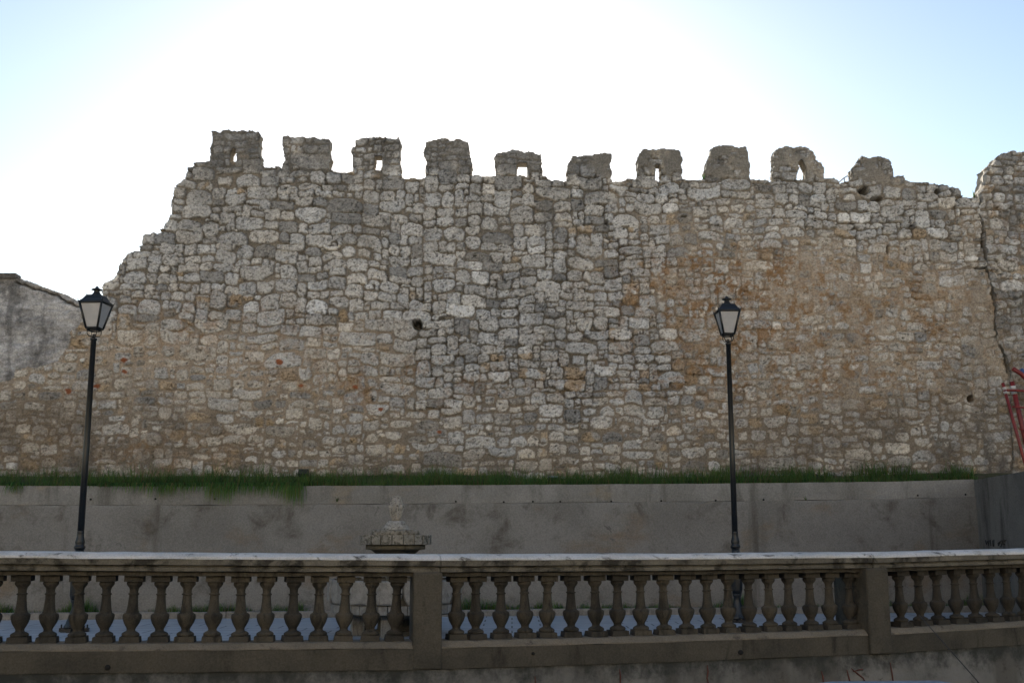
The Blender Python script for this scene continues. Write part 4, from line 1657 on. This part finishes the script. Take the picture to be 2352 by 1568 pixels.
def build_house(x0, x1, h, mat, label, floors, bays):
    root = empty('town_house', ((x0 + x1) / 2, HOUSE_Y, STREET), label, 'house', 0, 'houses across the street')
    w = x1 - x0
    b = MB()
    # facade as a grid of piers and spandrels so that the openings are real
    fh = h / floors
    ow, oh = 0.95, 1.45
    xs = [(-w / 2 + w * (i + 0.5) / bays) for i in range(bays)]
    for f in range(floors):
        z0 = f * fh
        sill, head = (0.0, 2.15) if f == 0 else (z0 + 0.85, z0 + 0.85 + oh)
        if sill > z0:
            b.box((0, -0.2, (z0 + sill) / 2), (w, 0.4, sill - z0))
        b.box((0, -0.2, (head + z0 + fh) / 2), (w, 0.4, z0 + fh - head))
        edges = [-w / 2] + [e for x in xs for e in (x - ow / 2, x + ow / 2)] + [w / 2]
        for i in range(0, len(edges), 2):
            b.box(((edges[i] + edges[i + 1]) / 2, -0.2, (sill + head) / 2), (edges[i + 1] - edges[i], 0.4, head - sill))
    b.box((0, -7.9, h / 2), (w, 0.3, h))
    for sx in (-1, 1):
        b.box((sx * (w / 2 - 0.15), -4.07, h / 2), (0.3, 7.34, h))
    b.build('wall', mat, root)
    r = MB()
    r.add([(-w / 2, 0.35, h + 0.02), (w / 2, 0.35, h + 0.02), (w / 2, -8.2, h + 0.02), (-w / 2, -8.2, h + 0.02), (-w / 2, -4, h + 1.5), (w / 2, -4, h + 1.5)],
          [(0, 1, 5, 4), (2, 3, 4, 5), (0, 4, 3), (1, 2, 5), (3, 2, 1, 0)])
    r.build('roof', M['tile'], root)
    for f in range(floors):
        for i, x in enumerate(xs):
            if f == 0:
                d = MB()
                d.box((x, -0.28, 1.07), (ow, 0.06, 2.12))
                d.build('door', M['door'], root)
            else:
                z = f * fh + 0.85 + oh / 2
                m = MB()
                for q in (-1, 0, 1):
                    m.box((x + q * (ow / 2 - 0.035), -0.22, z), (0.07, 0.07, oh))
                for q in (-1, 1):
                    for sx in (-1, 1):
                        m.box((x + sx * (ow / 4), -0.22, z + q * (oh / 2 - 0.035)), (ow / 2 - 0.105, 0.068, 0.07))
                fo = m.build('window', M['door'], root)
                g = MB()
                g.box((x, -0.25, z), (ow - 0.1, 0.02, oh - 0.1))
                g.build('pane', M['window'], fo)


M['door'] = cement('brown_joinery', (0.12, 0.07, 0.04), (0.09, 0.055, 0.035), (0.05, 0.035, 0.025))
t_ = NT('window_glass')
M['window'] = t_.done((0.03, 0.035, 0.04), 0.06, None, 0.6)
M['ochre'] = cement('ochre_plaster', (0.66, 0.54, 0.38), (0.60, 0.48, 0.33), (0.5, 0.4, 0.28), amt=(0.6, 0.85))
M['cream'] = cement('cream_plaster', (0.72, 0.64, 0.52), (0.66, 0.58, 0.46), (0.55, 0.47, 0.36), amt=(0.6, 0.85))
build_house(-44, -27, 15.0, M['cream'], 'cream plastered town house across the square, far left of the row', 4, 5)
build_house(-27, -9, 16.0, M['ochre'], 'ochre plastered town house across the square, left of the viewer', 4, 5)
build_house(-9, 8, 15.0, M['cream'], 'cream plastered town house straight behind the viewer', 4, 5)
build_house(8, 24, 15.5, M['ochre'], 'ochre plastered town house across the square, right of the viewer', 4, 5)
build_house(24, 40, 14.0, M['cream'], 'cream plastered town house across the square, far right of the row', 4, 5)


def build_light_blocker():  # unseen wall, added to block light from the foreground
    root = empty('added_light_blocker', (0, -3.5, STREET), 'unseen dark wall added close behind the viewer to shade the foreground', 'wall')
    b = MB()
    st = [(Vector((x, wavy(x, 2.0, 5, 0.05), 0)), Vector((0, 1, 0))) for x in np.arange(-24, 24.1, 0.4)]
    extrude_line(st, [(0.2, -0.1), (0.18, 4.4), (-0.2, 4.4), (-0.22, -0.1)], b, jitter=0.03, seed=91)
    b.build('wall_face', M['blocker_dark'], root)
    b = MB()
    extrude_line([(p + Vector((0, 0, 4.41)), o) for p, o in st], [(0.26, 0.0), (0.22, 0.08), (0.0, 0.16), (-0.22, 0.08), (-0.26, 0.0)], b, jitter=0.02, seed=95)
    b.build('coping', M['blocker_dark'], root)


M['blocker_dark'] = cement('blocker_dark_stone', (0.06, 0.058, 0.045), (0.045, 0.048, 0.03), (0.03, 0.032, 0.02))  # dark so the added blocker returns little light
build_light_blocker()
build_car()

# ------------------------------------------------------------------ light, sky, camera
SUN_EL, SUN_AZ = R(17), R(-3.5)
w = bpy.data.worlds.new('World')
scene.world = w
w.use_nodes = True
nt = w.node_tree
sky = nt.nodes.new('ShaderNodeTexSky')
sky.sky_type = 'NISHITA'
sky.sun_disc = False
sky.sun_elevation = SUN_EL
sky.sun_rotation = SUN_AZ % (2 * math.pi)
sky.air_density = 1.0
sky.dust_density = 0.35
sky.ozone_density = 1.0
bg = nt.nodes['Background']
bg.inputs['Strength'].default_value = 0.05
nt.links.new(sky.outputs[0], bg.inputs['Color'])
sd = Vector((math.cos(SUN_EL) * math.sin(SUN_AZ), math.cos(SUN_EL) * math.cos(SUN_AZ), math.sin(SUN_EL)))
L = bpy.data.lights.new('sun', 'SUN')
L.energy = 5.0
L.angle = R(0.5)
L.color = (1.0, 0.93, 0.82)
lo = link(bpy.data.objects.new('sun', L))
lo.location = sd * 60
lo.rotation_euler = (-sd).to_track_quat('-Z', 'Y').to_euler()

cam = bpy.data.cameras.new('camera')
cam.sensor_width = 36
cam.sensor_fit = 'HORIZONTAL'
cam.lens = 36 * F / 2352
cam.clip_end = 2000
co = link(bpy.data.objects.new('camera', cam))
co.location = (0, 0, EYE)
co.rotation_euler = (math.pi / 2 + PITCH, 0, 0)
scene.camera = co
vs = scene.view_settings
vs.view_transform = 'Standard'
vs.look = 'None'
vs.gamma = 1
vs.exposure = 2.0
scene.render.filter_size = 0.85
